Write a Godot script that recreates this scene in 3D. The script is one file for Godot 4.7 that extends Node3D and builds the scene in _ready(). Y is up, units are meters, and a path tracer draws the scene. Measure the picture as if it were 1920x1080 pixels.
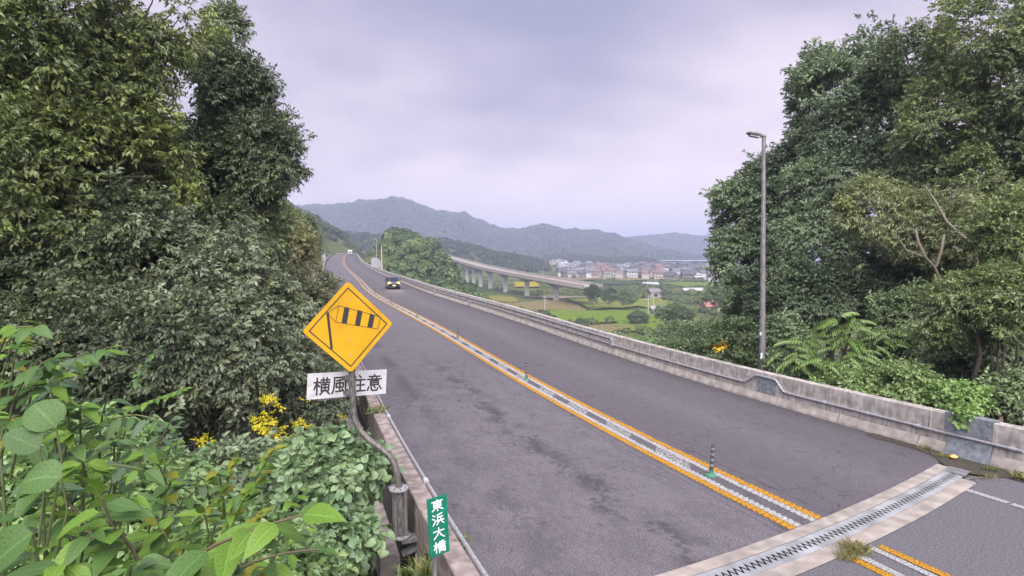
extends Node3D
# A two-lane road bridge that curves down a wooded valley, seen from beside its left parapet on an overcast noon.

const R_SIDE := 5.569
const L_SIDE := -5.712
const WALL_H := 0.86
const LEFT_H := 0.774
const NODE_S := [0.0, 30.0, 60.0, 90.0, 120.0, 160.0, 200.0, 250.0, 320.0]
const NODE_K := [0.00634, -0.00387, 0.00457, -0.00078, -0.00055, 0.00037, 0.00061, 0.00005, 0.00087]
const NODE_G := [-0.05216, 0.01599, 0.0074, -0.0104, 0.00694, 0.01256, 0.02865, 0.02122, 0.0135]
const S0 := -8.0
const DS := 0.5

var used := {}
var M := {}
var px := PackedFloat32Array()
var py := PackedFloat32Array()
var pz := PackedFloat32Array()
var pt := PackedFloat32Array()
var zx := PackedFloat32Array()   # road centre x for each metre of -z
var zy := PackedFloat32Array()
var noise := FastNoiseLite.new()
var rough_noise := FastNoiseLite.new()


# ------------------------------------------------------------------ mesh building
class MB:
	var v := PackedVector3Array()
	var n := PackedVector3Array()
	var uv := PackedVector2Array()
	var c := PackedColorArray()
	var col := Color.WHITE

	func tri(a: Vector3, b: Vector3, d: Vector3, na: Vector3, nb: Vector3, nd: Vector3, ua := Vector2.ZERO, ub := Vector2.ZERO, ud := Vector2.ZERO) -> void:
		if (d - a).cross(b - a).dot(na + nb + nd) < 0.0:
			v.append_array([a, d, b]); n.append_array([na, nd, nb]); uv.append_array([ua, ud, ub])
		else:
			v.append_array([a, b, d]); n.append_array([na, nb, nd]); uv.append_array([ua, ub, ud])
		c.append_array([col, col, col])

	func q(a: Vector3, b: Vector3, d: Vector3, e: Vector3, out: Vector3, ua := Vector2.ZERO, ub := Vector2.ZERO, ud := Vector2.ZERO, ue := Vector2.ZERO) -> void:
		var m := (d - a).cross(e - b)
		if m.length_squared() < 1e-14:
			return
		m = m.normalized()
		if m.dot(out) < 0.0:
			m = -m
		tri(a, b, d, m, m, m, ua, ub, ud)
		tri(a, d, e, m, m, m, ua, ud, ue)

	func box(at: Vector3, size: Vector3, b := Basis()) -> void:
		var h := size * 0.5
		for ax in 3:
			var i := (ax + 1) % 3
			var j := (ax + 2) % 3
			for s in [-1.0, 1.0]:
				var p := []
				for k in [[-1, -1], [1, -1], [1, 1], [-1, 1]]:
					var l := Vector3.ZERO
					l[ax] = s * h[ax]; l[i] = k[0] * h[i]; l[j] = k[1] * h[j]
					p.append(at + b * l)
				var o := Vector3.ZERO
				o[ax] = s
				q(p[0], p[1], p[2], p[3], b * o)

	func tube(path: Array, rad: Array, sides := 8, caps := true) -> void:
		var rings := []
		var side := Vector3.ZERO
		for i in path.size():
			var t: Vector3 = (path[mini(i + 1, path.size() - 1)] - path[maxi(i - 1, 0)]).normalized()
			if side == Vector3.ZERO:
				side = t.cross(Vector3.UP if absf(t.y) < 0.9 else Vector3.RIGHT).normalized()
			side = (side - t * side.dot(t)).normalized()
			var up := t.cross(side)
			var r: float = rad[mini(i, rad.size() - 1)]
			var ring := []
			for k in sides:
				var a := TAU * k / sides
				var o := side * cos(a) + up * sin(a)
				ring.append([path[i] + o * r, o])
			rings.append(ring)
		var run := 0.0
		for i in path.size() - 1:
			var step: float = path[i].distance_to(path[i + 1])
			for k in sides:
				var a: Array = rings[i][k]
				var b: Array = rings[i][(k + 1) % sides]
				var d: Array = rings[i + 1][(k + 1) % sides]
				var e: Array = rings[i + 1][k]
				var u0 := float(k) / sides
				var u1 := float(k + 1) / sides
				tri(a[0], b[0], d[0], a[1], b[1], d[1], Vector2(u0, run), Vector2(u1, run), Vector2(u1, run + step))
				tri(a[0], d[0], e[0], a[1], d[1], e[1], Vector2(u0, run), Vector2(u1, run + step), Vector2(u0, run + step))
			run += step
		if caps:
			for e in [0, path.size() - 1]:
				var o: Vector3 = (path[0] - path[1]).normalized() if e == 0 else (path[e] - path[e - 1]).normalized()
				for k in range(1, sides - 1):
					tri(rings[e][0][0], rings[e][k][0], rings[e][k + 1][0], o, o, o)

	func lathe(at: Vector3, prof: Array, sides := 12) -> void:
		for i in prof.size() - 1:
			var p: Vector2 = prof[i]
			var r: Vector2 = prof[i + 1]
			var sl := Vector2(r.y - p.y, p.x - r.x).normalized()
			for k in sides:
				var a := TAU * k / sides
				var b := TAU * (k + 1) / sides
				var da := Vector3(cos(a), 0, sin(a))
				var db := Vector3(cos(b), 0, sin(b))
				var na := da * sl.x + Vector3.UP * sl.y
				var nb := db * sl.x + Vector3.UP * sl.y
				var A := at + da * p.x + Vector3.UP * p.y
				var B := at + db * p.x + Vector3.UP * p.y
				var C := at + db * r.x + Vector3.UP * r.y
				var D := at + da * r.x + Vector3.UP * r.y
				tri(A, B, C, na, nb, nb)
				tri(A, C, D, na, nb, na)

	func extrude(pts: PackedVector2Array, depth: float, xf := Transform3D()) -> void:
		var idx := Geometry2D.triangulate_polygon(pts)
		for s in [0.0, depth]:
			var o := xf.basis * (Vector3.FORWARD if s == 0.0 else Vector3.BACK)
			if depth < 0.0:
				o = -o
			for i in range(0, idx.size(), 3):
				var p := []
				for k in 3:
					var w := pts[idx[i + k]]
					p.append(xf * Vector3(w.x, w.y, s))
				tri(p[0], p[1], p[2], o, o, o)
		var mid := Vector2.ZERO
		for w in pts:
			mid += w / pts.size()
		for i in pts.size():
			var a := pts[i]
			var b := pts[(i + 1) % pts.size()]
			var e := (b - a).orthogonal()
			if not Geometry2D.is_polygon_clockwise(pts):
				e = -e
			var o := xf.basis * Vector3(e.x, e.y, 0)
			if (xf.basis * Vector3((a + b).x * 0.5 - mid.x, (a + b).y * 0.5 - mid.y, 0)).dot(o) < 0.0 and pts.size() <= 4:
				o = -o
			q(xf * Vector3(a.x, a.y, 0), xf * Vector3(b.x, b.y, 0), xf * Vector3(b.x, b.y, depth), xf * Vector3(a.x, a.y, depth), o)

	# a closed skin through rings of equal count
	func loft(rings: Array, closed := true) -> void:
		var mids := []
		for r in rings:
			var m := Vector3.ZERO
			for p in r:
				m += p / r.size()
			mids.append(m)
		for i in rings.size() - 1:
			var cnt: int = rings[i].size()
			for k in (cnt if closed else cnt - 1):
				var a: Vector3 = rings[i][k]
				var b: Vector3 = rings[i][(k + 1) % cnt]
				var d: Vector3 = rings[i + 1][(k + 1) % cnt]
				var e: Vector3 = rings[i + 1][k]
				q(a, b, d, e, (a + b + d + e) * 0.25 - (mids[i] + mids[i + 1]) * 0.5)
		for e in [0, rings.size() - 1]:
			var o: Vector3 = mids[e] - mids[1 if e == 0 else e - 1]
			for k in rings[e].size():
				q(mids[e], rings[e][k], rings[e][(k + 1) % rings[e].size()], mids[e] + (rings[e][k] - mids[e]) * 0.0, o)
				var a: Vector3 = mids[e]
				var b: Vector3 = rings[e][k]
				var d: Vector3 = rings[e][(k + 1) % rings[e].size()]
				tri(a, b, d, o.normalized(), o.normalized(), o.normalized())

	# one curved leaf: a folded blade along dir whose upper side looks along up
	func leaf(base: Vector3, dir: Vector3, up: Vector3, ln: float, wd: float, seg := 6, curl := 0.25, fold := 0.25, blunt := 0.0) -> void:
		var s := dir.cross(up).normalized()
		up = s.cross(dir).normalized()
		var pc := []
		for i in seg + 1:
			var t := float(i) / seg
			var w := wd * 0.5 * pow(sin(PI * pow(t, lerpf(0.72, 0.85, blunt))), lerpf(0.85, 0.5, blunt))
			if i == seg:
				w = 0.0
			var ctr := base + dir * ln * (t - curl * 0.25 * t * t) - up * curl * ln * t * t
			var wave := sin(t * 9.0 + ln * 70.0) * 0.02 * ln * sin(PI * t)
			pc.append([ctr, ctr + s * w + up * (fold * w + wave), ctr - s * w + up * (fold * w - wave), t])
		for i in seg:
			var a: Array = pc[i]
			var b: Array = pc[i + 1]
			for k in [1, 2]:
				var u := 1.0 if k == 1 else 0.0
				var m: Vector3 = (b[0] - a[0]).cross((a[k] + b[k]) * 0.5 - a[0]).normalized()
				if m.dot(up) < 0.0:
					m = -m
				var me: Vector3 = (m + up * 0.0).normalized()
				var mc: Vector3 = (m * 0.6 + up * 0.4).normalized()
				if a[k].distance_squared_to(a[0]) > 1e-10:
					tri(a[0], a[k], b[k], mc, me, me, Vector2(0.5, a[3]), Vector2(u, a[3]), Vector2(u, b[3]))
				if b[k].distance_squared_to(b[0]) > 1e-10 or true:
					tri(a[0], b[k], b[0], mc, me, mc, Vector2(0.5, a[3]), Vector2(u, b[3]), Vector2(0.5, b[3]))

	func mesh() -> ArrayMesh:
		var m := ArrayMesh.new()
		if v.is_empty():
			return m
		var a := []
		a.resize(Mesh.ARRAY_MAX)
		a[Mesh.ARRAY_VERTEX] = v
		a[Mesh.ARRAY_NORMAL] = n
		a[Mesh.ARRAY_TEX_UV] = uv
		a[Mesh.ARRAY_COLOR] = c
		m.add_surface_from_arrays(Mesh.PRIMITIVE_TRIANGLES, a)
		return m


# ------------------------------------------------------------------ nodes
func numbered(called: String) -> String:
	var k: int = used.get(called, 0)
	used[called] = k + 1
	return called if k == 0 else "%s_%03d" % [called, k]


func tag(o: Node3D, label := "", category := "", group := "", kind := "") -> Node3D:
	if label: o.set_meta("label", label)
	if category: o.set_meta("category", category)
	if group: o.set_meta("group", group)
	if kind: o.set_meta("kind", kind)
	return o


func thing(called: String, label: String, category: String, at := Vector3.ZERO, group := "", turn := 0.0) -> Node3D:
	var o := Node3D.new()
	o.name = numbered(called)
	add_child(o)
	o.position = at
	o.rotation.y = turn
	tag(o, label, category, group)
	return o


# one named mesh; a part when a parent is given, its points then count from the parent's place
func obj(called: String, mesh: Mesh, mat: Material, parent: Node3D = null) -> MeshInstance3D:
	var o := MeshInstance3D.new()
	o.mesh = mesh
	o.material_override = mat
	if parent == null:
		o.name = numbered(called)
		add_child(o)
	else:
		var k := 0
		var nm := called
		while parent.has_node(nm):
			k += 1
			nm = "%s_%03d" % [called, k]
		o.name = nm
		parent.add_child(o, true)
	return o


func struct(called: String, mesh: Mesh, mat: Material) -> MeshInstance3D:
	var o := obj(called, mesh, mat)
	o.set_meta("kind", "structure")
	return o


func copy(src: Node3D, label := "") -> Node3D:
	var r: Node3D = src.duplicate()
	r.name = numbered(String(src.name).rstrip("0123456789").trim_suffix("_"))
	add_child(r)
	if label: r.set_meta("label", label)
	return r


func copies(called: String, mesh: Mesh, mat: Material, buf: PackedFloat32Array, parent: Node3D = null, kind := "stuff") -> MultiMeshInstance3D:
	var mm := MultiMesh.new()
	mm.transform_format = MultiMesh.TRANSFORM_3D
	mm.use_colors = true
	mm.mesh = mesh
	mm.instance_count = buf.size() / 16
	mm.buffer = buf
	var o := MultiMeshInstance3D.new()
	o.multimesh = mm
	o.material_override = mat
	o.set_meta("kind", kind)
	if parent == null:
		o.name = numbered(called)
		add_child(o)
	else:
		var k := 0
		var nm := called
		while parent.has_node(nm):
			k += 1
			nm = "%s_%03d" % [called, k]
		o.name = nm
		parent.add_child(o, true)
	return o


func put(buf: PackedFloat32Array, b: Basis, p: Vector3, c: Color) -> void:
	buf.append_array([b.x.x, b.y.x, b.z.x, p.x, b.x.y, b.y.y, b.z.y, p.y, b.x.z, b.y.z, b.z.z, p.z, c.r, c.g, c.b, 1.0])


# ------------------------------------------------------------------ materials
func mat(called: String, lin: Color, rough := 0.8, metal := 0.0, spec := 0.5) -> StandardMaterial3D:
	var m := StandardMaterial3D.new()
	m.resource_name = called
	m.albedo_color = lin.linear_to_srgb()
	m.roughness = rough
	m.metallic = metal
	m.metallic_specular = spec
	M[called] = m
	return m


func noise_tex(freq: float, sd: int, lo: float, hi: float, oct := 5, size := 512, as_normal := false, bump := 4.0) -> NoiseTexture2D:
	var f := FastNoiseLite.new()
	f.seed = sd
	f.frequency = freq
	f.fractal_octaves = oct
	f.noise_type = FastNoiseLite.TYPE_SIMPLEX_SMOOTH
	var t := NoiseTexture2D.new()
	t.width = size
	t.height = size
	t.seamless = true
	t.noise = f
	if as_normal:
		t.as_normal_map = true
		t.bump_strength = bump
	else:
		var g := Gradient.new()
		g.offsets = PackedFloat32Array([0.15, 0.85])
		g.colors = PackedColorArray([Color(lo, lo, lo), Color(hi, hi, hi)])
		t.color_ramp = g
	return t


func textured(m: StandardMaterial3D, tex: Texture2D, scale: Vector3, world := true) -> StandardMaterial3D:
	m.albedo_texture = tex
	m.uv1_triplanar = true
	m.uv1_world_triplanar = world
	m.uv1_scale = scale
	return m


func leaf_mat(called: String, lin: Color, rough: float, back: float, vein := false) -> StandardMaterial3D:
	var m := mat(called, lin, rough, 0.0, 0.4 if vein else 0.54)
	m.vertex_color_use_as_albedo = true
	m.cull_mode = BaseMaterial3D.CULL_DISABLED
	m.backlight_enabled = back > 0.0
	m.backlight = Color(back, back, back).linear_to_srgb()
	if vein:
		m.albedo_texture = M["vein_tex"]
	return m


func vein_texture() -> ImageTexture:
	var im := Image.create(64, 128, false, Image.FORMAT_RGB8)
	for y in 128:
		for x in 64:
			var u := absf(x / 63.0 - 0.5) * 2.0
			var t := y / 127.0
			var val := 0.86 + 0.05 * noise.get_noise_2d(x * 9.0, y * 9.0)
			var ph := fposmod((t - u * 0.22) * 9.0, 1.0)
			if ph < 0.13:
				val += 0.07
			elif ph < 0.3:
				val -= 0.05
			if u < 0.07:
				val += 0.13
			var spot := noise.get_noise_2d(x * 9.0 + 900.0, y * 5.0)
			if spot > 0.42:
				im.set_pixel(x, y, Color(val * 0.8, val * 0.62, val * 0.4))
				continue
			im.set_pixel(x, y, Color(val, val, val * 0.98))
	return ImageTexture.create_from_image(im)


func make_materials() -> void:
	M["vein_tex"] = vein_texture()
	# asphalt: worn wheel tracks and patches, in the road's own coordinates
	var im := Image.create(512, 2048, false, Image.FORMAT_RGB8)
	for y in 2048:
		for x in 512:
			var d := (x / 511.0 - 0.5) * 11.3
			var s := y / 2048.0 * 60.0
			var val := 0.95 if d < -0.5 else 0.87
			val += 0.02 * noise.get_noise_2d(d * 16.0, s * 3.0)
			val += 0.05 * noise.get_noise_2d(d * 210.0 + 200.0, s * 130.0)
			if d < -0.5:
				val += 0.045 * clampf((noise.get_noise_2d(d * 70.0 + 50.0, s * 36.0 - 90.0) + 0.9 * noise.get_noise_2d(d * 300.0, s * 240.0)) * 5.0, -0.8, 0.6) * smoothstep(40.0, 14.0, s)
				val -= 0.22 * exp(-pow((d + 2.45 + 0.35 * noise.get_noise_2d(s * 40.0, 5.0)) / 0.28, 2.0)) * clampf(0.75 + 3.5 * (noise.get_noise_2d(s * 26.0, d * 60.0 + 70.0) + 0.6 * noise.get_noise_2d(d * 320.0, s * 260.0)), 0.0, 1.0) * smoothstep(30.0, 16.0, s)
				val -= 0.14 * exp(-pow((d + 4.25) / 0.22, 2.0)) * clampf(0.4 + 1.6 * noise.get_noise_2d(s * 14.0, 170.0), 0.0, 1.0)
				val += 0.10 * clampf((noise.get_noise_2d(d * 40.0 - 70.0, s * 30.0 + 30.0) + 0.5 * noise.get_noise_2d(d * 340.0, s * 300.0)) * 5.0 - 1.2, 0.0, 1.0) * smoothstep(26.0, 12.0, s) * (1.6 if d < -3.6 else 0.8)
			else:
				val += 0.06 * exp(-pow((d - 2.9) / 0.7, 2.0))
				val += 0.12 * clampf(noise.get_noise_2d(d * 90.0, s * 9.0) * 3.0 - 1.3, 0.0, 1.0) * exp(-pow((d - 4.1) / 0.35, 2.0))
				val -= 0.10 * smoothstep(4.5, 5.5, d)
			if absf(noise.get_noise_2d(d * 34.0 + 11.0, s * 20.0)) < 0.012 and noise.get_noise_2d(d * 20.0, s * 11.0 + 400.0) > 0.05:
				val -= 0.22
			if absf(d + 0.62) < 0.02 or absf(d - 0.66) < 0.015:
				val -= 0.10
			val -= 0.10 * clampf(noise.get_noise_2d(d * 120.0 + 60.0, s * 90.0 - 20.0) * 4.0 - 1.5, 0.0, 1.0)
			val = clampf(val, 0.35, 1.0)
			im.set_pixel(x, y, Color(val, val * 0.985, val * 0.985))
	var asphalt := mat("asphalt", Color(0.212, 0.200, 0.228), 0.85, 0.0, 0.4)
	asphalt.albedo_texture = ImageTexture.create_from_image(im)
	asphalt.uv1_scale = Vector3(1.0 / 11.3, 1.0 / 60.0, 1)
	asphalt.uv1_offset = Vector3(0.5, 0, 0)
	asphalt.detail_enabled = true
	asphalt.detail_blend_mode = BaseMaterial3D.BLEND_MODE_MUL
	asphalt.detail_albedo = noise_tex(0.07, 4, 0.55, 1.0, 4, 512)
	asphalt.detail_uv_layer = BaseMaterial3D.DETAIL_UV_2
	asphalt.uv2_triplanar = true
	asphalt.uv2_world_triplanar = true
	asphalt.uv2_scale = Vector3(0.9, 0.9, 0.9)
	var dark := mat("new_asphalt", Color(0.15, 0.146, 0.162), 0.88, 0.0, 0.4)
	textured(dark, noise_tex(0.06, 14, 0.7, 1.0, 4), Vector3(0.8, 0.8, 0.8))
	var conc := mat("concrete", Color(0.60, 0.55, 0.52), 0.9, 0.0, 0.3)
	textured(conc, noise_tex(0.02, 21, 0.74, 1.0, 6), Vector3(0.8, 0.2, 0.8))
	conc.detail_enabled = true
	conc.detail_blend_mode = BaseMaterial3D.BLEND_MODE_MUL
	conc.detail_albedo = noise_tex(0.012, 23, 0.78, 1.0, 4)
	conc.detail_uv_layer = BaseMaterial3D.DETAIL_UV_2
	conc.uv2_triplanar = true
	conc.uv2_world_triplanar = true
	conc.uv2_scale = Vector3(0.35, 0.5, 0.35)
	var kerb := mat("kerb_concrete", Color(0.52, 0.47, 0.43), 0.9, 0.0, 0.3)
	textured(kerb, noise_tex(0.01, 22, 0.7, 1.0, 6), Vector3(0.5, 0.5, 0.5))
	var strip := mat("joint_concrete", Color(0.37, 0.33, 0.30), 0.9, 0.0, 0.3)
	textured(strip, noise_tex(0.008, 26, 0.8, 1.0, 6), Vector3(0.5, 0.5, 0.5))
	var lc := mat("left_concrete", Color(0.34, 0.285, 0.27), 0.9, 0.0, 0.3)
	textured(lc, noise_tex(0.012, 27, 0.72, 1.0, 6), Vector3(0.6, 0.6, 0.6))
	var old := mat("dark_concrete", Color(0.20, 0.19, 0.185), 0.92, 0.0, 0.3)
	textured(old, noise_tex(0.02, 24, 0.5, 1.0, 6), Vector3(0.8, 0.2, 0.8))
	var steel := mat("steel_plate", Color(0.36, 0.40, 0.44), 0.5, 0.35)
	textured(steel, noise_tex(0.015, 31, 0.72, 1.0, 5), Vector3(0.9, 0.9, 0.9))
	var jsteel := mat("joint_steel", Color(0.46, 0.47, 0.50), 0.5, 0.3)
	textured(jsteel, noise_tex(0.006, 33, 0.78, 1.0, 5), Vector3(0.5, 0.5, 0.5))
	var galv := mat("galvanised", Color(0.55, 0.55, 0.58), 0.42, 0.45)
	textured(galv, noise_tex(0.03, 35, 0.75, 1.0, 4), Vector3(1, 1, 1))
	var grey := mat("grey_pole", Color(0.30, 0.29, 0.30), 0.5, 0.3)
	textured(grey, noise_tex(0.02, 37, 0.7, 1.0, 5), Vector3(1.2, 0.3, 1.2))
	var postm := mat("sign_pole", Color(0.22, 0.205, 0.19), 0.55, 0.3)
	textured(postm, noise_tex(0.03, 38, 0.55, 1.0, 5), Vector3(1.4, 0.5, 1.4))
	var yel := mat("yellow_paint", Color(0.66, 0.33, 0.035), 0.75, 0.0, 0.35)
	textured(yel, noise_tex(0.06, 41, 0.45, 1.0, 5), Vector3(0.9, 0.9, 0.9))
	var whi := mat("white_paint", Color(0.52, 0.515, 0.525), 0.75, 0.0, 0.35)
	textured(whi, noise_tex(0.06, 43, 0.5, 1.0, 5), Vector3(0.9, 0.9, 0.9))
	var ww := mat("worn_white", Color(0.40, 0.395, 0.40), 0.8, 0.0, 0.3)
	textured(ww, noise_tex(0.03, 44, 0.45, 1.0, 6), Vector3(0.7, 0.7, 0.7))
	var sy := mat("sign_yellow", Color(0.66, 0.36, 0.012), 0.42, 0.0, 0.45)
	textured(sy, noise_tex(0.008, 45, 0.88, 1.0, 6), Vector3(0.4, 0.4, 0.4))
	mat("sign_black", Color(0.03, 0.028, 0.028), 0.55)
	var sw := mat("sign_white", Color(0.62, 0.62, 0.64), 0.45)
	textured(sw, noise_tex(0.012, 46, 0.84, 1.0, 5), Vector3(1.0, 1.0, 1.0))
	var sg := mat("sign_green", Color(0.0, 0.20, 0.115), 0.42)
	textured(sg, noise_tex(0.012, 47, 0.82, 1.0, 5), Vector3(1.0, 1.0, 1.0))
	mat("sign_back", Color(0.4, 0.4, 0.42), 0.5, 0.3)
	mat("board_grey", Color(0.27, 0.27, 0.29), 0.6)
	mat("letter_white", Color(0.72, 0.72, 0.72), 0.5)
	mat("dark_gap", Color(0.012, 0.012, 0.014), 0.9)
	mat("rubber_green", Color(0.04, 0.17, 0.10), 0.6)
	mat("rubber_dark", Color(0.045, 0.05, 0.05), 0.6)
	mat("reflector_grey", Color(0.19, 0.20, 0.20), 0.5)
	mat("reflector_pale", Color(0.48, 0.50, 0.50), 0.4)
	var moss := mat("gutter_dirt", Color(0.10, 0.085, 0.06), 0.95)
	textured(moss, noise_tex(0.03, 51, 0.4, 1.0, 5), Vector3(1.3, 1.3, 1.3))
	mat("orange_stone", Color(0.75, 0.42, 0.12), 0.7)
	var bark := mat("bark", Color(0.085, 0.07, 0.055), 0.95)
	textured(bark, noise_tex(0.03, 53, 0.5, 1.0, 5), Vector3(3, 0.7, 3))
	var pale := mat("pale_bark", Color(0.26, 0.22, 0.165), 0.9)
	textured(pale, noise_tex(0.03, 54, 0.6, 1.0, 5), Vector3(3, 0.7, 3))
	mat("green_stem", Color(0.11, 0.13, 0.05), 0.7)
	mat("brown_stem", Color(0.13, 0.10, 0.06), 0.75)
	leaf_mat("foliage", Color.WHITE, 0.42, 0.55)
	leaf_mat("far_foliage", Color.WHITE, 0.8, 0.3)
	leaf_mat("foliage_frond", Color.WHITE, 0.45, 0.5)
	leaf_mat("leaf_mid", Color(0.10, 0.20, 0.055), 0.52, 0.4, true)
	leaf_mat("leaf_bright", Color(0.19, 0.35, 0.055), 0.52, 0.5, true)
	leaf_mat("leaf_grey", Color(0.12, 0.20, 0.105), 0.52, 0.35, true)
	leaf_mat("leaf_yellow", Color(0.30, 0.32, 0.04), 0.52, 0.5, true)
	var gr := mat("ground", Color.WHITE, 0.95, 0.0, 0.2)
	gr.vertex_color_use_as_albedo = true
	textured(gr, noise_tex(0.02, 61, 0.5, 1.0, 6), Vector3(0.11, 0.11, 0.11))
	var hl := mat("forest_floor", Color(0.035, 0.055, 0.025), 0.95, 0.0, 0.2)
	textured(hl, noise_tex(0.03, 62, 0.5, 1.0, 6), Vector3(0.02, 0.02, 0.02))
	var water := mat("lake_water", Color(0.36, 0.40, 0.44), 0.45, 0.0, 0.5)
	water.metallic_specular = 0.6
	for f in [["rice_green", Color(0.17, 0.26, 0.035)], ["rice_yellow", Color(0.42, 0.34, 0.04)], ["rice_pale", Color(0.23, 0.27, 0.065)], ["rice_dull", Color(0.27, 0.235, 0.06)], ["stubble", Color(0.25, 0.215, 0.10)], ["dirt_road", Color(0.34, 0.29, 0.22)], ["scrub_green", Color(0.07, 0.12, 0.04)]]:
		textured(mat(f[0], f[1], 0.95, 0.0, 0.2), noise_tex(0.03, 65, 0.6, 1.0, 5), Vector3(0.16, 0.16, 0.16))
	for f in [["roof_red", Color(0.20, 0.125, 0.105)], ["roof_grey", Color(0.19, 0.19, 0.205)], ["roof_dark", Color(0.085, 0.085, 0.10)], ["roof_rust", Color(0.22, 0.15, 0.125)], ["roof_silver", Color(0.5, 0.5, 0.53)], ["roof_bright_red", Color(0.38, 0.165, 0.13)]]:
		textured(mat(f[0], f[1], 0.7), noise_tex(0.04, 71, 0.75, 1.0, 4), Vector3(0.5, 0.5, 0.5))
	for f in [["wall_white", Color(0.62, 0.60, 0.58)], ["wall_cream", Color(0.5, 0.45, 0.38)], ["wall_brown", Color(0.24, 0.185, 0.15)], ["wall_blue", Color(0.2, 0.28, 0.5)], ["wall_pink", Color(0.40, 0.33, 0.30)]]:
		textured(mat(f[0], f[1], 0.85), noise_tex(0.03, 72, 0.8, 1.0, 4), Vector3(0.4, 0.4, 0.4))
	mat("window_glass", Color(0.03, 0.035, 0.045), 0.3, 0.0, 0.35)
	var cp := mat("car_paint", Color(0.055, 0.055, 0.08), 0.3, 0.2)
	cp.clearcoat_enabled = true
	cp.clearcoat = 0.8
	cp.clearcoat_roughness = 0.1
	mat("white_car_paint", Color(0.7, 0.7, 0.72), 0.3)
	mat("tyre", Color(0.02, 0.02, 0.02), 0.85)
	mat("rim_metal", Color(0.45, 0.45, 0.47), 0.35, 0.7)
	mat("trim_black", Color(0.015, 0.015, 0.018), 0.5)
	mat("number_plate", Color(0.65, 0.6, 0.3), 0.5)
	var hlm := mat("headlight_glow", Color(0.3, 0.22, 0.09), 0.4)
	hlm.emission_enabled = true
	hlm.emission = Color(1.0, 0.83, 0.48)
	hlm.emission_energy_multiplier = 0.3
	mat("orange_board", Color(0.75, 0.28, 0.04), 0.6)


# ------------------------------------------------------------------ road geometry
func make_path() -> void:
	var n := int((320.0 - S0) / DS) + 1
	px.resize(n); py.resize(n); pz.resize(n); pt.resize(n)
	var th0 := -0.3884
	var i0 := int(-S0 / DS)
	var fine := 10
	for way in [1, -1]:
		var th := th0
		var x := cos(th0) * 7.6777
		var z := -sin(th0) * 7.6777
		var y := 4.2 - 4.0041
		var i := i0
		while i >= 0 and i < n:
			px[i] = x; py[i] = y; pz[i] = -z; pt[i] = th
			for j in fine:
				var s: float = S0 + i * DS + way * (j + 0.5) * DS / fine
				var h: float = way * DS / fine
				var k: float = lin(NODE_S, NODE_K, s) if s > 0.0 else 0.0
				var g: float = lin(NODE_S, NODE_G, s) if s > 0.0 else -0.02
				th += k * h * 0.5
				x += sin(th) * h; z += cos(th) * h; y += g * h
				th += k * h * 0.5
			i += way
	zx.resize(330); zy.resize(330)
	var at := 0
	for m in 330:
		while at < n - 2 and -pz[at + 1] < m:
			at += 1
		var f := clampf((m + pz[at]) / maxf(-pz[at + 1] + pz[at], 0.001), -3.0, 1.0)
		zx[m] = lerpf(px[at], px[at + 1], f) if m < 300 else px[n - 1] + sin(pt[n - 1]) * (m + pz[n - 1]) / cos(pt[n - 1])
		zy[m] = lerpf(py[at], py[at + 1], f)


func lin(xs: Array, ys: Array, x: float) -> float:
	if x <= xs[0]:
		return ys[0]
	for i in xs.size() - 1:
		if x <= xs[i + 1]:
			return lerpf(ys[i], ys[i + 1], (x - xs[i]) / (xs[i + 1] - xs[i]))
	return ys[-1]


func heading(s: float) -> float:
	var f := clampf((s - S0) / DS, 0.0, px.size() - 1.001)
	var i := int(f)
	return lerpf(pt[i], pt[i + 1], f - i)


# a point on the road: s metres along it, d metres right of its middle, h above its surface
func RP(s: float, d: float, h := 0.0) -> Vector3:
	var f := clampf((s - S0) / DS, 0.0, px.size() - 1.001)
	var i := int(f)
	f -= i
	var th := lerpf(pt[i], pt[i + 1], f)
	return Vector3(lerpf(px[i], px[i + 1], f) + cos(th) * d, lerpf(py[i], py[i + 1], f) + 0.0034 * d + h, lerpf(pz[i], pz[i + 1], f) + sin(th) * d)


func road_right(s: float) -> Vector3:
	var t := heading(s)
	return Vector3(cos(t), 0, sin(t))


func road_ahead(s: float) -> Vector3:
	var t := heading(s)
	return Vector3(sin(t), 0, -cos(t))


func joint_s(d: float) -> float:
	return 6.6392 + 0.1864 * d + 0.0138 * d * d


func stations(a: float, b: float) -> Array:
	var r := []
	var s := a
	while s < b - 0.01:
		r.append(s)
		s += 0.5 if s < 60.0 else (1.5 if s < 140.0 else 3.0)
	r.append(b)
	return r


# a flat strip lying on the road between two offsets
func strip(mb: MB, sts: Array, d0: float, d1: float, h: float, across := 1, skew0 := 0.0, skew1 := 0.0) -> void:
	for i in sts.size() - 1:
		for k in across:
			var a := lerpf(d0, d1, float(k) / across)
			var b := lerpf(d0, d1, float(k + 1) / across)
			var sa := lerpf(skew0, skew1, float(k) / across)
			var sb := lerpf(skew0, skew1, float(k + 1) / across)
			var s: float = sts[i]
			var e: float = sts[i + 1]
			mb.q(RP(s + sa, a, h), RP(s + sb, b, h), RP(e + sb, b, h), RP(e + sa, a, h), Vector3.UP, Vector2(a, s), Vector2(b, s), Vector2(b, e), Vector2(a, e))


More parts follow.
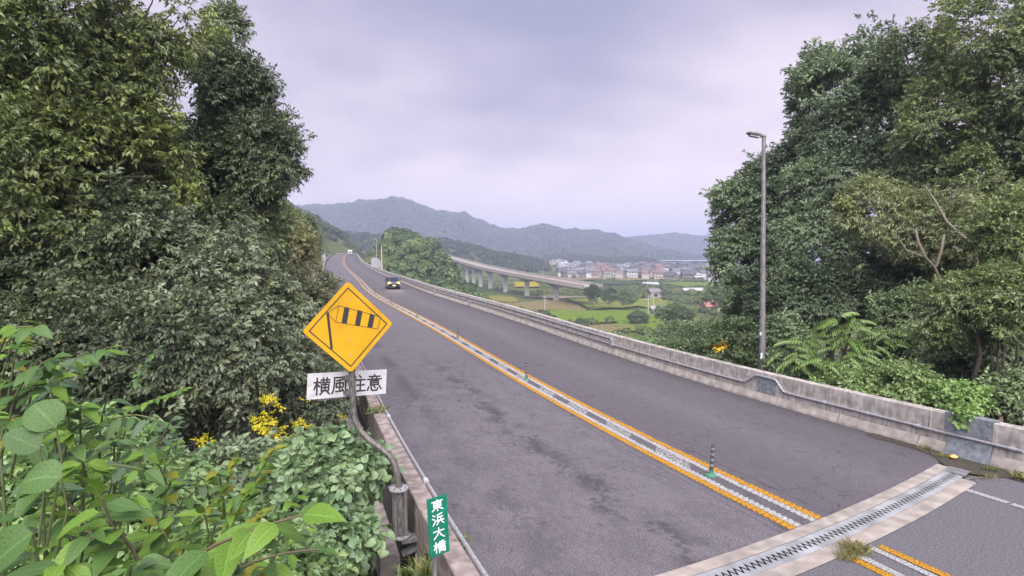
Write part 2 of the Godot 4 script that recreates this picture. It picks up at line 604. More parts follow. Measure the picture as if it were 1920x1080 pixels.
# a strip whose first edge follows the joint at that distance behind or beyond it
func strip_from_joint(mb: MB, off0: float, off1: float, d0: float, d1: float, h: float, across: int) -> void:
	for k in across:
		var a := lerpf(d0, d1, float(k) / across)
		var b := lerpf(d0, d1, float(k + 1) / across)
		var c := [RP(joint_s(a) + off0, a, h), RP(joint_s(b) + off0, b, h), RP(joint_s(b) + off1, b, h), RP(joint_s(a) + off1, a, h)]
		mb.q(c[0], c[1], c[2], c[3], Vector3.UP, Vector2(a, joint_s(a) + off0), Vector2(b, joint_s(b) + off0), Vector2(b, joint_s(b) + off1), Vector2(a, joint_s(a) + off1))


# a solid of constant cross-section (d, h) swept along the road
func sweep(mb: MB, sts: Array, prof: Array, ends := true) -> void:
	var mid := Vector2.ZERO
	for p in prof:
		mid += p / float(prof.size())
	for i in sts.size() - 1:
		for k in prof.size():
			var p: Vector2 = prof[k]
			var r: Vector2 = prof[(k + 1) % prof.size()]
			var s: float = sts[i]
			var e: float = sts[i + 1]
			var e2 := Vector2(r.y - p.y, p.x - r.x)
			if e2.dot((p + r) * 0.5 - mid) < 0.0:
				e2 = -e2
			mb.q(RP(s, p.x, p.y), RP(s, r.x, r.y), RP(e, r.x, r.y), RP(e, p.x, p.y), road_right(s) * e2.x + Vector3.UP * e2.y)
	if ends:
		for e in [0, sts.size() - 1]:
			var s: float = sts[e]
			var o: Vector3 = road_ahead(s) * (-1.0 if e == 0 else 1.0)
			var m := RP(s, mid.x, mid.y)
			for k in prof.size():
				var p: Vector2 = prof[k]
				var r: Vector2 = prof[(k + 1) % prof.size()]
				mb.tri(m, RP(s, p.x, p.y), RP(s, r.x, r.y), o, o, o)


# ------------------------------------------------------------------ terrain
func prof_at(t: Array, x: float) -> float:
	if x <= t[0].x:
		return t[0].y
	for i in t.size() - 1:
		if x <= t[i + 1].x:
			return lerpf(t[i].y, t[i + 1].y, (x - t[i].x) / (t[i + 1].x - t[i].x))
	return t[-1].y


const HILL_C := [Vector2(-330, 60), Vector2(-204, 42), Vector2(-148, 35), Vector2(-130, 29), Vector2(-119, 23), Vector2(-105, 13), Vector2(-95, 5), Vector2(-80, -8), Vector2(-62, -24)]
const HILL_D := [Vector2(-58, 2), Vector2(-50, 7), Vector2(-44, 10.5), Vector2(-37, 9.5), Vector2(-31, 6.5), Vector2(-26, 0), Vector2(-20, -9), Vector2(-12, -18)]
const RIDGE_E := [Vector2(-240, 26), Vector2(-110, 18), Vector2(-71, 15), Vector2(-49, 11), Vector2(-22, 3), Vector2(0, -1), Vector2(22, -4), Vector2(38, -12), Vector2(56, -22)]
const RIDGE_F := [Vector2(-60, -14), Vector2(50, -6), Vector2(86, 0), Vector2(120, -3), Vector2(164, -8), Vector2(190, -5), Vector2(225, -11), Vector2(250, -15), Vector2(294, -20), Vector2(380, -20), Vector2(560, -16)]


func gh(x: float, z: float) -> float:
	var zz := -z
	var m := clampi(int(zz), 0, 329)
	var ry := zy[m]
	var lat := (x - zx[m]) * 0.93
	var bumps := noise.get_noise_2d(x * 2.0, z * 2.0) * 0.8
	var valley := -16.0 + bumps + 7.0 * smoothstep(470.0, 900.0, zz) * lerpf(1.0, 0.45, smoothstep(190.0, 260.0, x)) - 14.0 * smoothstep(985.0, 1100.0, zz)
	var right := lerpf(-1.7, valley, smoothstep(22.0, 125.0, zz + maxf(lat - 14.0, 0.0) * 0.5))
	var left := ry - 1.5 + 0.30 * clampf(-lat - 7.6, 0.0, 22.0) + bumps * 0.6
	if zz < 9.0:
		left = lerpf(left, -1.1 + 0.55 * clampf(-lat - 7.0, 0.0, 10.0), smoothstep(9.0, 4.0, zz))
	left = lerpf(left, valley, smoothstep(340.0, 420.0, zz))
	var h := lerpf(left, right, smoothstep(-7.0, 1.0, lat))
	h = maxf(h, lerpf(-20.0, prof_at(HILL_C, x), exp(-pow((zz - 345.0) / 120.0, 2.0))))
	h = maxf(h, lerpf(-20.0, prof_at(HILL_D, x + 0.25 * (zz - 225.0)), exp(-pow((zz - 235.0) / 70.0, 2.0))))
	h = maxf(h, lerpf(-24.0, prof_at(RIDGE_E, x), exp(-pow((zz - 610.0) / 110.0, 2.0))))
	h = maxf(h, lerpf(-20.0, prof_at(RIDGE_F, x), exp(-pow((zz - 960.0) / 90.0, 2.0))))
	if zz > 150.0 and zz < 330.0:
		var near := smoothstep(14.0, 7.0, absf(lat))
		h = lerpf(h, ry - 0.9, near)
	elif zz <= 150.0 and absf(lat) < 9.0:
		h = minf(h, ry - 1.2)
	return h


func mountain(x: float, z: float, which: int) -> float:
	var zz := -z
	var n := noise.get_noise_2d(x * 0.12, z * 0.12) * 26.0 + noise.get_noise_2d(x * 0.5, z * 0.5) * 7.0
	var crest := noise.get_noise_2d(x * 1.1, z * 0.3) * 7.0
	if which == 0:
		var h := prof_at(RANGE_A, x)
		var f := exp(-pow((zz - 1500.0) / 300.0, 2.0))
		return lerpf(-30.0, h + crest, f) + n * (1.0 - smoothstep(0.75, 1.0, f)) * clampf(f * 2.0, 0.0, 1.0) * clampf((h + 18.0) / 60.0, 0.0, 1.0)
	var hb := prof_at(RANGE_B, x)
	var fb := exp(-pow((zz - 1900.0) / 230.0, 2.0))
	return lerpf(-30.0, hb + crest * 0.6, fb) + n * (1.0 - smoothstep(0.75, 1.0, fb)) * clampf(fb * 2.0, 0.0, 1.0)


const RANGE_A := [Vector2(-1500, 150), Vector2(-1000, 128), Vector2(-760, 118), Vector2(-570, 112), Vector2(-505, 116), Vector2(-436, 119), Vector2(-355, 129), Vector2(-325, 131), Vector2(-293, 139), Vector2(-252, 127), Vector2(-190, 100), Vector2(-123, 97), Vector2(-41, 60), Vector2(-14, 56), Vector2(55, 63), Vector2(88, 67), Vector2(136, 56), Vector2(218, 52), Vector2(273, 38), Vector2(320, 20), Vector2(420, -4), Vector2(520, -26), Vector2(700, -40)]
const RANGE_B := [Vector2(130, 12), Vector2(242, 34), Vector2(397, 48), Vector2(518, 60), Vector2(587, 53), Vector2(639, 47), Vector2(760, 58), Vector2(933, 48), Vector2(1105, 30), Vector2(1450, 13), Vector2(2200, 30)]


func grid(xs: Array, zs: Array, f: Callable, colored: bool) -> ArrayMesh:
	var v := PackedVector3Array()
	var nn := PackedVector3Array()
	var c := PackedColorArray()
	var idx := PackedInt32Array()
	for z in zs:
		for x in xs:
			v.append(Vector3(x, f.call(x, z), z))
	var w := xs.size()
	nn.resize(v.size())
	for j in zs.size():
		for i in w:
			var l := v[j * w + maxi(i - 1, 0)]
			var r := v[j * w + mini(i + 1, w - 1)]
			var u := v[maxi(j - 1, 0) * w + i]
			var d := v[mini(j + 1, zs.size() - 1) * w + i]
			var m := (r - l).cross(u - d)
			nn[j * w + i] = (m if m.y > 0.0 else -m).normalized()
	if colored:
		for p in v:
			var t := 0.5 + 0.5 * noise.get_noise_2d(p.x * 1.3 + 90.0, p.z * 1.3)
			var g := Color(0.10, 0.15, 0.042).lerp(Color(0.20, 0.21, 0.07), smoothstep(0.35, 0.75, t))
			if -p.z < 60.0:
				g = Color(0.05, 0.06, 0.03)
			c.append(g)
	for j in zs.size() - 1:
		for i in w - 1:
			var a := j * w + i
			idx.append_array([a, a + w, a + 1, a + 1, a + w, a + w + 1])
	# zs run towards the far side or the near side: make the upper side the front
	if (v[idx[2]] - v[idx[0]]).cross(v[idx[1]] - v[idx[0]]).y < 0.0:
		for k in range(0, idx.size(), 3):
			var s := idx[k + 1]
			idx[k + 1] = idx[k + 2]
			idx[k + 2] = s
	var a := []
	a.resize(Mesh.ARRAY_MAX)
	a[Mesh.ARRAY_VERTEX] = v
	a[Mesh.ARRAY_NORMAL] = nn
	if colored:
		a[Mesh.ARRAY_COLOR] = c
	a[Mesh.ARRAY_INDEX] = idx
	var m := ArrayMesh.new()
	m.add_surface_from_arrays(Mesh.PRIMITIVE_TRIANGLES, a)
	return m


func steps(a: float, b: float, first: float, grow: float) -> Array:
	var r := [a]
	var x := a
	var st := first
	while (x < b) if b > a else (x > b):
		x += st if b > a else -st
		st *= grow
		r.append(x)
	return r


# ------------------------------------------------------------------ foliage
var sprays := {}


# a twig along +Y with leaves in a loose plane, upper sides towards +Z
func spray_mesh(sd: int, count: int, ln: float, wd: float, twig: float, droop: float, spread: float, blunt := 0.0) -> ArrayMesh:
	var r := RandomNumberGenerator.new()
	r.seed = sd
	var mb := MB.new()
	mb.col = Color(0.9, 0.75, 0.6)
	mb.tube([Vector3.ZERO, Vector3(0, twig * 0.5, -0.02 * twig), Vector3(0, twig, -0.08 * twig)], [twig * 0.012, twig * 0.008, twig * 0.003], 3, false)
	var subs := []
	for k in 5:
		var a := lerpf(-1.0, 1.0, k / 4.0) * spread + r.randf_range(-0.25, 0.25)
		var o := Vector3(0, twig * (0.12 + 0.1 * k * r.randf_range(0.6, 1.2)), 0)
		var sdir := Vector3(sin(a), cos(a) * 0.9, r.randf_range(-0.45, 0.45)).normalized()
		subs.append([o, sdir, twig * r.randf_range(0.45, 0.75)])
		mb.tube([o, o + sdir * subs[-1][2]], [twig * 0.006, twig * 0.003], 3, false)
	for i in count:
		var sb: Array = subs[i % 5]
		var t := r.randf_range(0.15, 1.0)
		var d := (sb[1] * 0.7 + Vector3(r.randfn(), r.randfn() * 0.7, r.randfn() * 0.6) * 0.6 + Vector3(0, 0, -droop)).normalized() as Vector3
		var up := (Vector3(r.randf_range(-0.7, 0.7), r.randf_range(-0.7, 0.7), 1.0)).normalized()
		var l := ln * r.randf_range(0.7, 1.15)
		var b: Vector3 = sb[0] + sb[1] * sb[2] * t
		var g := r.randf_range(0.72, 1.25)
		mb.col = Color(g * r.randf_range(0.92, 1.12), g, g * r.randf_range(0.85, 1.1))
		mb.leaf(b, d, up, l, wd * r.randf_range(0.8, 1.2), 4 if blunt > 0.0 else 3, r.randf_range(0.15, 0.6), r.randf_range(0.1, 0.35), blunt)
	return mb.mesh()


# a far tree's crown: leaf clumps on a lumpy shell of radius one
func clump_mesh(sd: int, cards: int, size: float, flat := 0.8) -> ArrayMesh:
	var r := RandomNumberGenerator.new()
	r.seed = sd
	var mb := MB.new()
	for i in cards:
		var d := Vector3(r.randfn(), r.randfn() * 0.9 + 0.25, r.randfn()).normalized()
		var lump := 0.82 + 0.26 * rough_noise.get_noise_3dv(d * 130.0 + Vector3(sd * 37.0, 0, 0))
		var p := d * lump * r.randf_range(0.72, 1.02)
		p.y *= flat
		var nn := (d + Vector3(r.randf_range(-0.6, 0.6), r.randf_range(0.0, 0.8), r.randf_range(-0.6, 0.6))).normalized()
		var t := nn.cross(Vector3(r.randfn(), r.randfn(), r.randfn())).normalized()
		var u := nn.cross(t)
		var s := size * r.randf_range(0.6, 1.3)
		var g := r.randf_range(0.75, 1.25)
		mb.col = Color(g * r.randf_range(0.95, 1.12), g, g * r.randf_range(0.85, 1.05))
		var k := r.randf_range(0.3, 0.6)
		mb.tri(p - t * s, p + u * s * k + nn * s * 0.1, p + t * s * 0.9 - nn * s * 0.2, nn, nn, nn)
		mb.tri(p - t * s * 0.8, p - u * s * k - nn * s * 0.1, p + t * s * 0.9 - nn * s * 0.2, nn, nn, nn)
	return mb.mesh()


func make_sprays() -> void:
	for k in 3:
		sprays["broad%d" % k] = spray_mesh(100 + k, 30, 0.14, 0.066, 0.5, 0.25, 1.1)
		sprays["fine%d" % k] = spray_mesh(110 + k, 38, 0.12, 0.042, 0.52, 0.3, 1.1)
		sprays["vine%d" % k] = spray_mesh(120 + k, 16, 0.14, 0.125, 0.36, 0.1, 1.4, 0.45)
		sprays["narrow%d" % k] = spray_mesh(130 + k, 38, 0.16, 0.03, 0.55, 0.5, 0.9)
		sprays["clump%d" % k] = clump_mesh(140 + k, 260, 0.19)
		sprays["far%d" % k] = clump_mesh(150 + k, 90, 0.34, 0.9)


# fills lumpy ellipsoids [centre, radii, weight] with sprays; returns one buffer per variant
func fill(blobs: Array, n: int, tint0: Color, tint1: Color, smin: float, smax: float, sd: int, gap := -0.25, inner := 0.35, nf := 22.0) -> Array:
	var r := RandomNumberGenerator.new()
	r.seed = sd
	var bufs := [PackedFloat32Array(), PackedFloat32Array(), PackedFloat32Array()]
	var total := 0.0
	for b in blobs:
		total += b[2]
	for b in blobs:
		var cnt := int(n * b[2] / total)
		for i in cnt:
			var d := Vector3(r.randfn(), r.randfn() + 0.12, r.randfn()).normalized()
			var lump: float = 0.86 + 0.5 * rough_noise.get_noise_3dv(d * 55.0 + b[0] * 17.0)
			var p: Vector3 = b[0] + d * b[1] * lump * lerpf(inner, 1.0, pow(r.randf(), 0.45)) * (1.0 if r.randf() < 0.9 else r.randf_range(1.0, 1.32))
			var here := rough_noise.get_noise_3dv(p * nf)
			if here < gap:
				continue
			var out: Vector3 = (d * b[1].y + Vector3(r.randf_range(-0.9, 0.9), r.randf_range(-0.5, 0.6), r.randf_range(-0.9, 0.9))).normalized()
			out = (d * 0.9 + Vector3(r.randf_range(-0.8, 0.8), r.randf_range(-0.7, 0.35), r.randf_range(-0.8, 0.8))).normalized()
			var up := (Vector3.UP + Vector3(r.randf_range(-0.45, 0.45), 0, r.randf_range(-0.45, 0.45)) + d * 0.95)
			var xx: Vector3 = out.cross(up)
			if xx.length_squared() < 0.01:
				continue
			xx = xx.normalized()
			var zz: Vector3 = xx.cross(out).normalized()
			var s := r.randf_range(smin, smax)
			var tone := clampf(0.5 + 0.9 * rough_noise.get_noise_3dv(p * 9.0 + Vector3(50, 0, 0)) + r.randf_range(-0.3, 0.3), 0.0, 1.0)
			put(bufs[i % 3], Basis(xx * s, out * s, zz * s), p, tint0.lerp(tint1, tone) * Color(1.85, 2.02, 2.02))
	return bufs


func crown(parent: Node3D, set_name: String, blobs: Array, n: int, t0: Color, t1: Color, smin: float, smax: float, sd: int, gap := -0.25, inner := 0.35, called := "foliage", nf := 22.0) -> void:
	var local := []
	for b in blobs:
		local.append([b[0] - parent.position, b[1], b[2] if b.size() > 2 else b[1].x * b[1].y])
	var bufs := fill(local, n, t0, t1, smin, smax, sd, gap, inner, nf)
	for k in 3:
		if bufs[k].size():
			copies(called, sprays[set_name + str(k)], M["foliage"], bufs[k], parent)


func limb(mb: MB, a: Vector3, b: Vector3, r0: float, r1: float, sd: int, sag := 0.12) -> void:
	var r := RandomNumberGenerator.new()
	r.seed = sd
	var path := []
	var rad := []
	var l := a.distance_to(b)
	for i in 7:
		var t := i / 6.0
		var w := sin(PI * t) * l * sag
		path.append(a.lerp(b, t) + Vector3(r.randf_range(-1, 1), r.randf_range(-0.4, 0.8), r.randf_range(-1, 1)) * w * 0.6)
		rad.append(lerpf(r0, r1, t))
	mb.tube(path, rad, 6, false)


# a tree: trunk with limbs into each part of its crown
func tree(called: String, label: String, base: Vector3, fork: Vector3, tr: float, bark: String, set_name: String, blobs: Array, n: int, t0: Color, t1: Color, smin: float, smax: float, sd: int, gap := -0.25, group := "", category := "tree") -> Node3D:
	var t := thing(called, label, category, base, group)
	var mb := MB.new()
	limb(mb, Vector3(0, -0.5, 0), fork - base, tr, tr * 0.6, sd, 0.05)
	obj("trunk", mb.mesh(), M[bark], t)
	var k := 0
	for b in blobs:
		var m2 := MB.new()
		var c: Vector3 = b[0] - base
		limb(m2, fork - base, c, tr * 0.5, tr * 0.16, sd + 5 + k, 0.14)
		var r := RandomNumberGenerator.new()
		r.seed = sd + 77 + k
		for j in 14:
			var d := Vector3(r.randfn(), r.randfn() * 0.8 + 0.2, r.randfn()).normalized()
			limb(m2, c.lerp(fork - base, r.randf_range(0.0, 0.3)), c + d * b[1] * r.randf_range(0.7, 1.15), tr * 0.15, tr * 0.03, sd + 9 * k + j, 0.12)
		obj("branch", m2.mesh(), M[bark], t)
		k += 1
	crown(t, set_name, blobs, int(n * 0.75), t0, t1, smin, smax, sd, gap)
	crown(t, "broad" if set_name != "broad" else "fine", blobs, int(n * 0.35), t0 * Color(1.1, 1.1, 0.95), t1 * Color(1.15, 1.15, 0.9), smin * 0.75, smax * 0.8, sd + 1000, gap)
	return t


func shrub(called: String, label: String, base: Vector3, set_name: String, blobs: Array, n: int, t0: Color, t1: Color, smin: float, smax: float, sd: int, gap := -0.3, group := "", category := "shrub") -> Node3D:
	var t := thing(called, label, category, base, group)
	var mb := MB.new()
	for b in blobs:
		limb(mb, Vector3(0, -0.3, 0), b[0] - base, 0.035, 0.012, sd + mb.v.size(), 0.1)
		var r := RandomNumberGenerator.new()
		r.seed = sd + mb.v.size()
		for j in 5:
			var d := Vector3(r.randfn(), r.randfn() * 0.7 + 0.5, r.randfn()).normalized()
			limb(mb, b[0] - base, b[0] - base + d * b[1] * 0.8, 0.012, 0.004, sd + j, 0.1)
	obj("stem", mb.mesh(), M["bark"], t)
	crown(t, set_name, blobs, n, t0, t1, smin, smax, sd, gap)
	return t


# many far crowns as one wood; size in metres, on the ground function
func wood(called: String, label: String, variant: String, pts: Array, t0: Color, t1: Color, sd: int) -> void:
	var r := RandomNumberGenerator.new()
	r.seed = sd
	var bufs := [PackedFloat32Array(), PackedFloat32Array(), PackedFloat32Array()]
	for i in pts.size():
		var p: Vector3 = pts[i][0]
		var s: float = pts[i][1]
		var b := Basis(Vector3.UP, r.randf() * TAU).scaled(Vector3(s, s * r.randf_range(0.85, 1.25), s))
		var tone := clampf(0.5 + 0.8 * noise.get_noise_2d(p.x * 3.0, p.z * 3.0) + r.randf_range(-0.4, 0.4), 0.0, 1.0)
		put(bufs[i % 3], b, p + Vector3(0, s * 0.55, 0), t0.lerp(t1, tone))
	for k in 3:
		if bufs[k].size():
			tag(copies(called, sprays[variant + str(k)], M["far_foliage"], bufs[k]), label, "wood")


# ------------------------------------------------------------------ lettering
func glyphs() -> Dictionary:
	var ki := [[4, 28, 38, 28], [21, 4, 21, 97], [20, 31, 4, 66], [23, 38, 37, 54]]
	var sui := [[8, 8, 26, 21], [3, 37, 21, 49], [6, 96, 27, 62]]
	return {
		"yoko": ki + [[44, 16, 97, 16], [59, 4, 59, 29], [81, 4, 81, 29], [40, 30, 99, 30], [70, 30, 70, 42], [48, 42, 92, 42, 92, 76, 48, 76, 48, 42], [48, 59, 92, 59], [70, 42, 70, 76], [60, 79, 41, 96], [79, 79, 98, 96]],
		"kaze": [[16, 7, 16, 52, 12, 76, 3, 96], [16, 7, 86, 7, 86, 68, 90, 90, 97, 94, 98, 80], [68, 18, 30, 26], [29, 39, 71, 39, 71, 62, 29, 62, 29, 39], [50, 24, 50, 86], [26, 87, 74, 83], [66, 72, 76, 89]],
		"chuu": sui + [[58, 3, 71, 15], [36, 28, 97, 28], [42, 58, 92, 58], [32, 92, 99, 92], [66, 28, 66, 92]],
		"ichi": [[50, 2, 50, 13], [14, 13, 86, 13], [34, 15, 38, 27], [66, 15, 61, 27], [4, 29, 96, 29], [24, 39, 76, 39, 76, 62, 24, 62, 24, 39], [24, 50, 76, 50], [14, 72, 6, 93], [30, 70, 32, 90, 38, 95, 66, 95, 72, 91, 72, 81], [45, 66, 56, 79], [83, 70, 96, 88]],
		"higashi": [[6, 16, 94, 16], [20, 30, 80, 30, 80, 62, 20, 62, 20, 30], [20, 46, 80, 46], [50, 3, 50, 98], [46, 64, 5, 93], [54, 64, 96, 93]],
		"hama": sui + [[86, 5, 46, 14], [46, 12, 46, 62], [46, 34, 90, 34], [72, 34, 72, 62], [32, 63, 99, 63], [56, 72, 38, 95], [76, 72, 97, 95]],
		"dai": [[6, 32, 94, 32], [50, 4, 50, 34, 40, 62, 7, 95], [52, 36, 66, 68, 96, 95]],
		"hashi": ki + [[86, 4, 50, 10], [40, 22, 99, 22], [68, 9, 60, 26, 40, 42], [72, 24, 97, 42], [54, 37, 84, 37, 84, 49, 54, 49, 54, 37], [46, 98, 46, 57, 95, 57, 95, 93, 86, 97], [58, 69, 80, 69, 80, 85, 58, 85, 58, 69]],
	}


# strokes of one character standing on a plate: xf's x and y are the plate's right and up, z its front
func glyph(strokes: Array, size: Vector2, xf: Transform3D, weight: float) -> ArrayMesh:
	var mb := MB.new()
	var lift := 0.0
	for st in strokes:
		for i in range(0, st.size() - 2, 2):
			var a := Vector2((st[i] - 50.0) * 0.01 * size.x, (50.0 - st[i + 1]) * 0.01 * size.y)
			var b := Vector2((st[i + 2] - 50.0) * 0.01 * size.x, (50.0 - st[i + 3]) * 0.01 * size.y)
			var d := (b - a).normalized()
			var o := d.orthogonal() * weight * 0.5
			a -= d * weight * 0.35
			b += d * weight * 0.35
			mb.extrude(PackedVector2Array([a - o, b - o, b + o, a + o]), 0.002 + lift, xf)
			lift += 0.00012
	return mb.mesh()


# ------------------------------------------------------------------ builders of things
func make_sky() -> PanoramaSkyMaterial:
	var w := 1024
	var h := 512
	var im := Image.create(w, h, false, Image.FORMAT_RGBF)
	var f := FastNoiseLite.new()
	f.seed = SKY_SEED
	f.frequency = 0.5
	f.fractal_octaves = 5
	f.fractal_gain = 0.45
	for y in h:
		var el := (0.5 - (y + 0.5) / h) * PI
		for x in w:
			var az := (x + 0.5) / w * TAU
			var c := Color(0.12, 0.11, 0.125)
			if el > -0.01:
				var d := Vector3(sin(az) * cos(el), sin(el), -cos(az) * cos(el))
				var k := 1.0 / (maxf(d.y, 0.0) + 0.32)
				var p := Vector2(d.x, d.z) * k
				var n := f.get_noise_2d(p.x * 1.1 + 0.6, p.y * 1.1) * 0.85 + 0.25 * f.get_noise_2d(p.x * 4.0, p.y * 7.0 + 9.0)
				# thicker cloud overhead and to the left of the road, thinner towards the lake
				var t := clampf(0.50 + 0.65 * n + 0.42 * clampf(d.x, -0.35, 0.4) - 2.0 * (clampf(d.y, 0.0, 0.5) - 0.225), 0.0, 1.0)
				c = Color(0.064, 0.066, 0.098).lerp(Color(0.186, 0.160, 0.180), smoothstep(0.0, 1.0, t))
				c = c.lerp(Color(0.190, 0.158, 0.166), 0.75 * exp(-maxf(d.y, 0.0) / 0.10))
			im.set_pixel(x, y, c)
	var m := PanoramaSkyMaterial.new()
	m.panorama = ImageTexture.create_from_image(im)
	return m


const SKY_SEED := 12


func band(mb: MB, c: Vector3, axis: Vector3, r: float, w: float) -> void:
	mb.tube([c - axis * w * 0.5, c + axis * w * 0.5], [r], 12)


func panels(parent: Node3D, called: String, prof: Array, joints: Array, m: Material) -> void:
	for i in joints.size() - 1:
		var mb := MB.new()
		var a: float = joints[i] + 0.012
		var b: float = joints[i + 1] - 0.012
		sweep(mb, stations(a, b), prof)
		obj(called, mb.mesh(), m, parent)


func weed(label: String, at: Vector3, size: float, count: int, dry: float, sd: int, group := "") -> void:
	var r := RandomNumberGenerator.new()
	r.seed = sd
	var mb := MB.new()
	for i in count:
		var a := r.randf() * TAU
		var o := Vector3(cos(a), 0, sin(a)) * size * pow(r.randf(), 0.7)
		o.y = 0.0
		var l := size * r.randf_range(0.4, 0.9)
		var g := r.randf_range(0.7, 1.2)
		var t := clampf(dry + r.randf_range(-0.35, 0.35), 0.0, 1.0)
		var c := Color(0.075, 0.14, 0.03).lerp(Color(0.30, 0.24, 0.09), t)
		mb.col = Color(c.r * g, c.g * g, c.b * g)
		var d := (Vector3(r.randf_range(-0.7, 0.7), 1.0, r.randf_range(-0.7, 0.7)) + o * 2.0).normalized()
		mb.leaf(o, d, Vector3(r.randfn(), 0.3, r.randfn()).normalized(), l, (l * r.randf_range(0.07, 0.22) if dry < 0.6 else l * r.randf_range(0.02, 0.05)) + 0.004, 4, 0.7, 0.15)
	var o2 := obj("weed_tuft", mb.mesh(), M["foliage"])
	o2.position = at
	tag(o2, label, "weed", group)


var leaf_shapes := {}


func make_leaf_shapes() -> void:
	for k in 4:
		for s in [["ovate", 0.46, 0.0], ["narrow", 0.34, 0.0], ["round", 0.86, 1.0]]:
			var mb := MB.new()
			mb.col = Color(0.82 + 0.11 * k, 0.86 + 0.09 * k, 0.9 + 0.03 * k)
			mb.leaf(Vector3.ZERO, Vector3(0, 1, 0), Vector3(0, 0, 1), 1.0, s[1] * (0.9 + 0.07 * k), 14 if s[0] == "round" else 8, 0.12 + 0.12 * k, 0.12 + 0.07 * ((k * 3) % 4), s[2])
			leaf_shapes["%s%d" % [s[0], k]] = mb.mesh()


func put_leaf(parent: Node3D, shape: String, at: Vector3, dir: Vector3, up: Vector3, ln: float, m: String, r: RandomNumberGenerator) -> void:
	var x := dir.cross(up).normalized()
	var z := x.cross(dir).normalized()
	var o := obj("leaf", leaf_shapes["%s%d" % [shape, r.randi() % 4]], M[m], parent)
	o.transform = Transform3D(Basis(x * ln, dir * ln, z * ln), at - parent.position)


# a shoot whose leaves alternate along it; every leaf is a part
func shoot(parent: Node3D, pts: Array, n: int, ln: float, shape: String, mats: Array, sd: int, droop := 0.35, tip_small := 0.5, stem := "green_stem", sr := 0.006) -> void:
	var r := RandomNumberGenerator.new()
	r.seed = sd
	var local := []
	var length := 0.0
	for i in pts.size():
		local.append(pts[i] - parent.position)
		if i: length += pts[i].distance_to(pts[i - 1])
	var fine := []
	for i in local.size() - 1:
		for k in 4:
			fine.append((local[i] as Vector3).cubic_interpolate(local[i + 1], local[maxi(i - 1, 0)], local[mini(i + 2, local.size() - 1)], k / 4.0))
	fine.append(local[-1])
	var mb := MB.new()
	var rad := []
	for i in fine.size():
		rad.append(lerpf(sr, sr * 0.35, float(i) / fine.size()))
	mb.tube(fine, rad, 6)
	obj("stem", mb.mesh(), M[stem], parent)
	for i in n:
		var t := lerpf(0.08, 1.0, float(i) / maxf(n - 1, 1))
		var f := t * (fine.size() - 1)
		var k := mini(int(f), fine.size() - 2)
		var p: Vector3 = fine[k].lerp(fine[k + 1], f - k)
		var tan: Vector3 = (fine[k + 1] - fine[k]).normalized()
		var side := tan.cross(Vector3.UP).normalized() * (1.0 if i % 2 == 0 else -1.0)
		var dir := (side * r.randf_range(0.7, 1.2) + tan * r.randf_range(0.2, 0.9) + Vector3(0, r.randf_range(-0.35, 0.3) - droop, 0) + Vector3(r.randf_range(-0.3, 0.3), 0, r.randf_range(-0.1, 0.5))).normalized()
		if i == n - 1:
			dir = (tan + Vector3(0, -droop * 0.5, 0.1)).normalized()
		var up := (Vector3(r.randf_range(-0.35, 0.35), 1.0, r.randf_range(0.0, 0.7)) + tan * 0.3).normalized()
		var l := ln * r.randf_range(0.75, 1.15) * lerpf(1.0, tip_small, t * t)
		var pet := p + dir * l * 0.12
		var st := MB.new()
		put_leaf(parent, shape, pet + parent.position, dir, up, l, mats[r.randi() % mats.size()], r)


func frond_mesh(sd: int, pairs: int, ln: float) -> ArrayMesh:
	var r := RandomNumberGenerator.new()
	r.seed = sd
	var mb := MB.new()
	var path := []
	for i in 7:
		var t := i / 6.0
		path.append(Vector3(0, ln * t * (1.0 - 0.15 * t), -ln * 0.42 * t * t))
	mb.col = Color(0.10, 0.12, 0.04)
	mb.tube(path, [0.008, 0.007, 0.006, 0.005, 0.004, 0.003, 0.002], 4, false)
	for i in pairs:
		var t := lerpf(0.16, 0.97, float(i) / (pairs - 1))
		var p := Vector3(0, ln * t * (1.0 - 0.15 * t), -ln * 0.42 * t * t)
		for s in [-1.0, 1.0]:
			var g := r.randf_range(0.8, 1.2)
			mb.col = Color(0.155 * g, 0.25 * g, 0.065 * g)
			var d := Vector3(s, 0.35, -0.45 - 0.3 * t + r.randf_range(-0.25, 0.2)).normalized()
			mb.leaf(p, d, Vector3(r.randf_range(-0.2, 0.2), -0.2, 1.0).normalized(), ln * 0.25 * (0.75 + 0.35 * sin(PI * t)), ln * 0.082, 4, 0.5, 0.2)
	return mb.mesh()


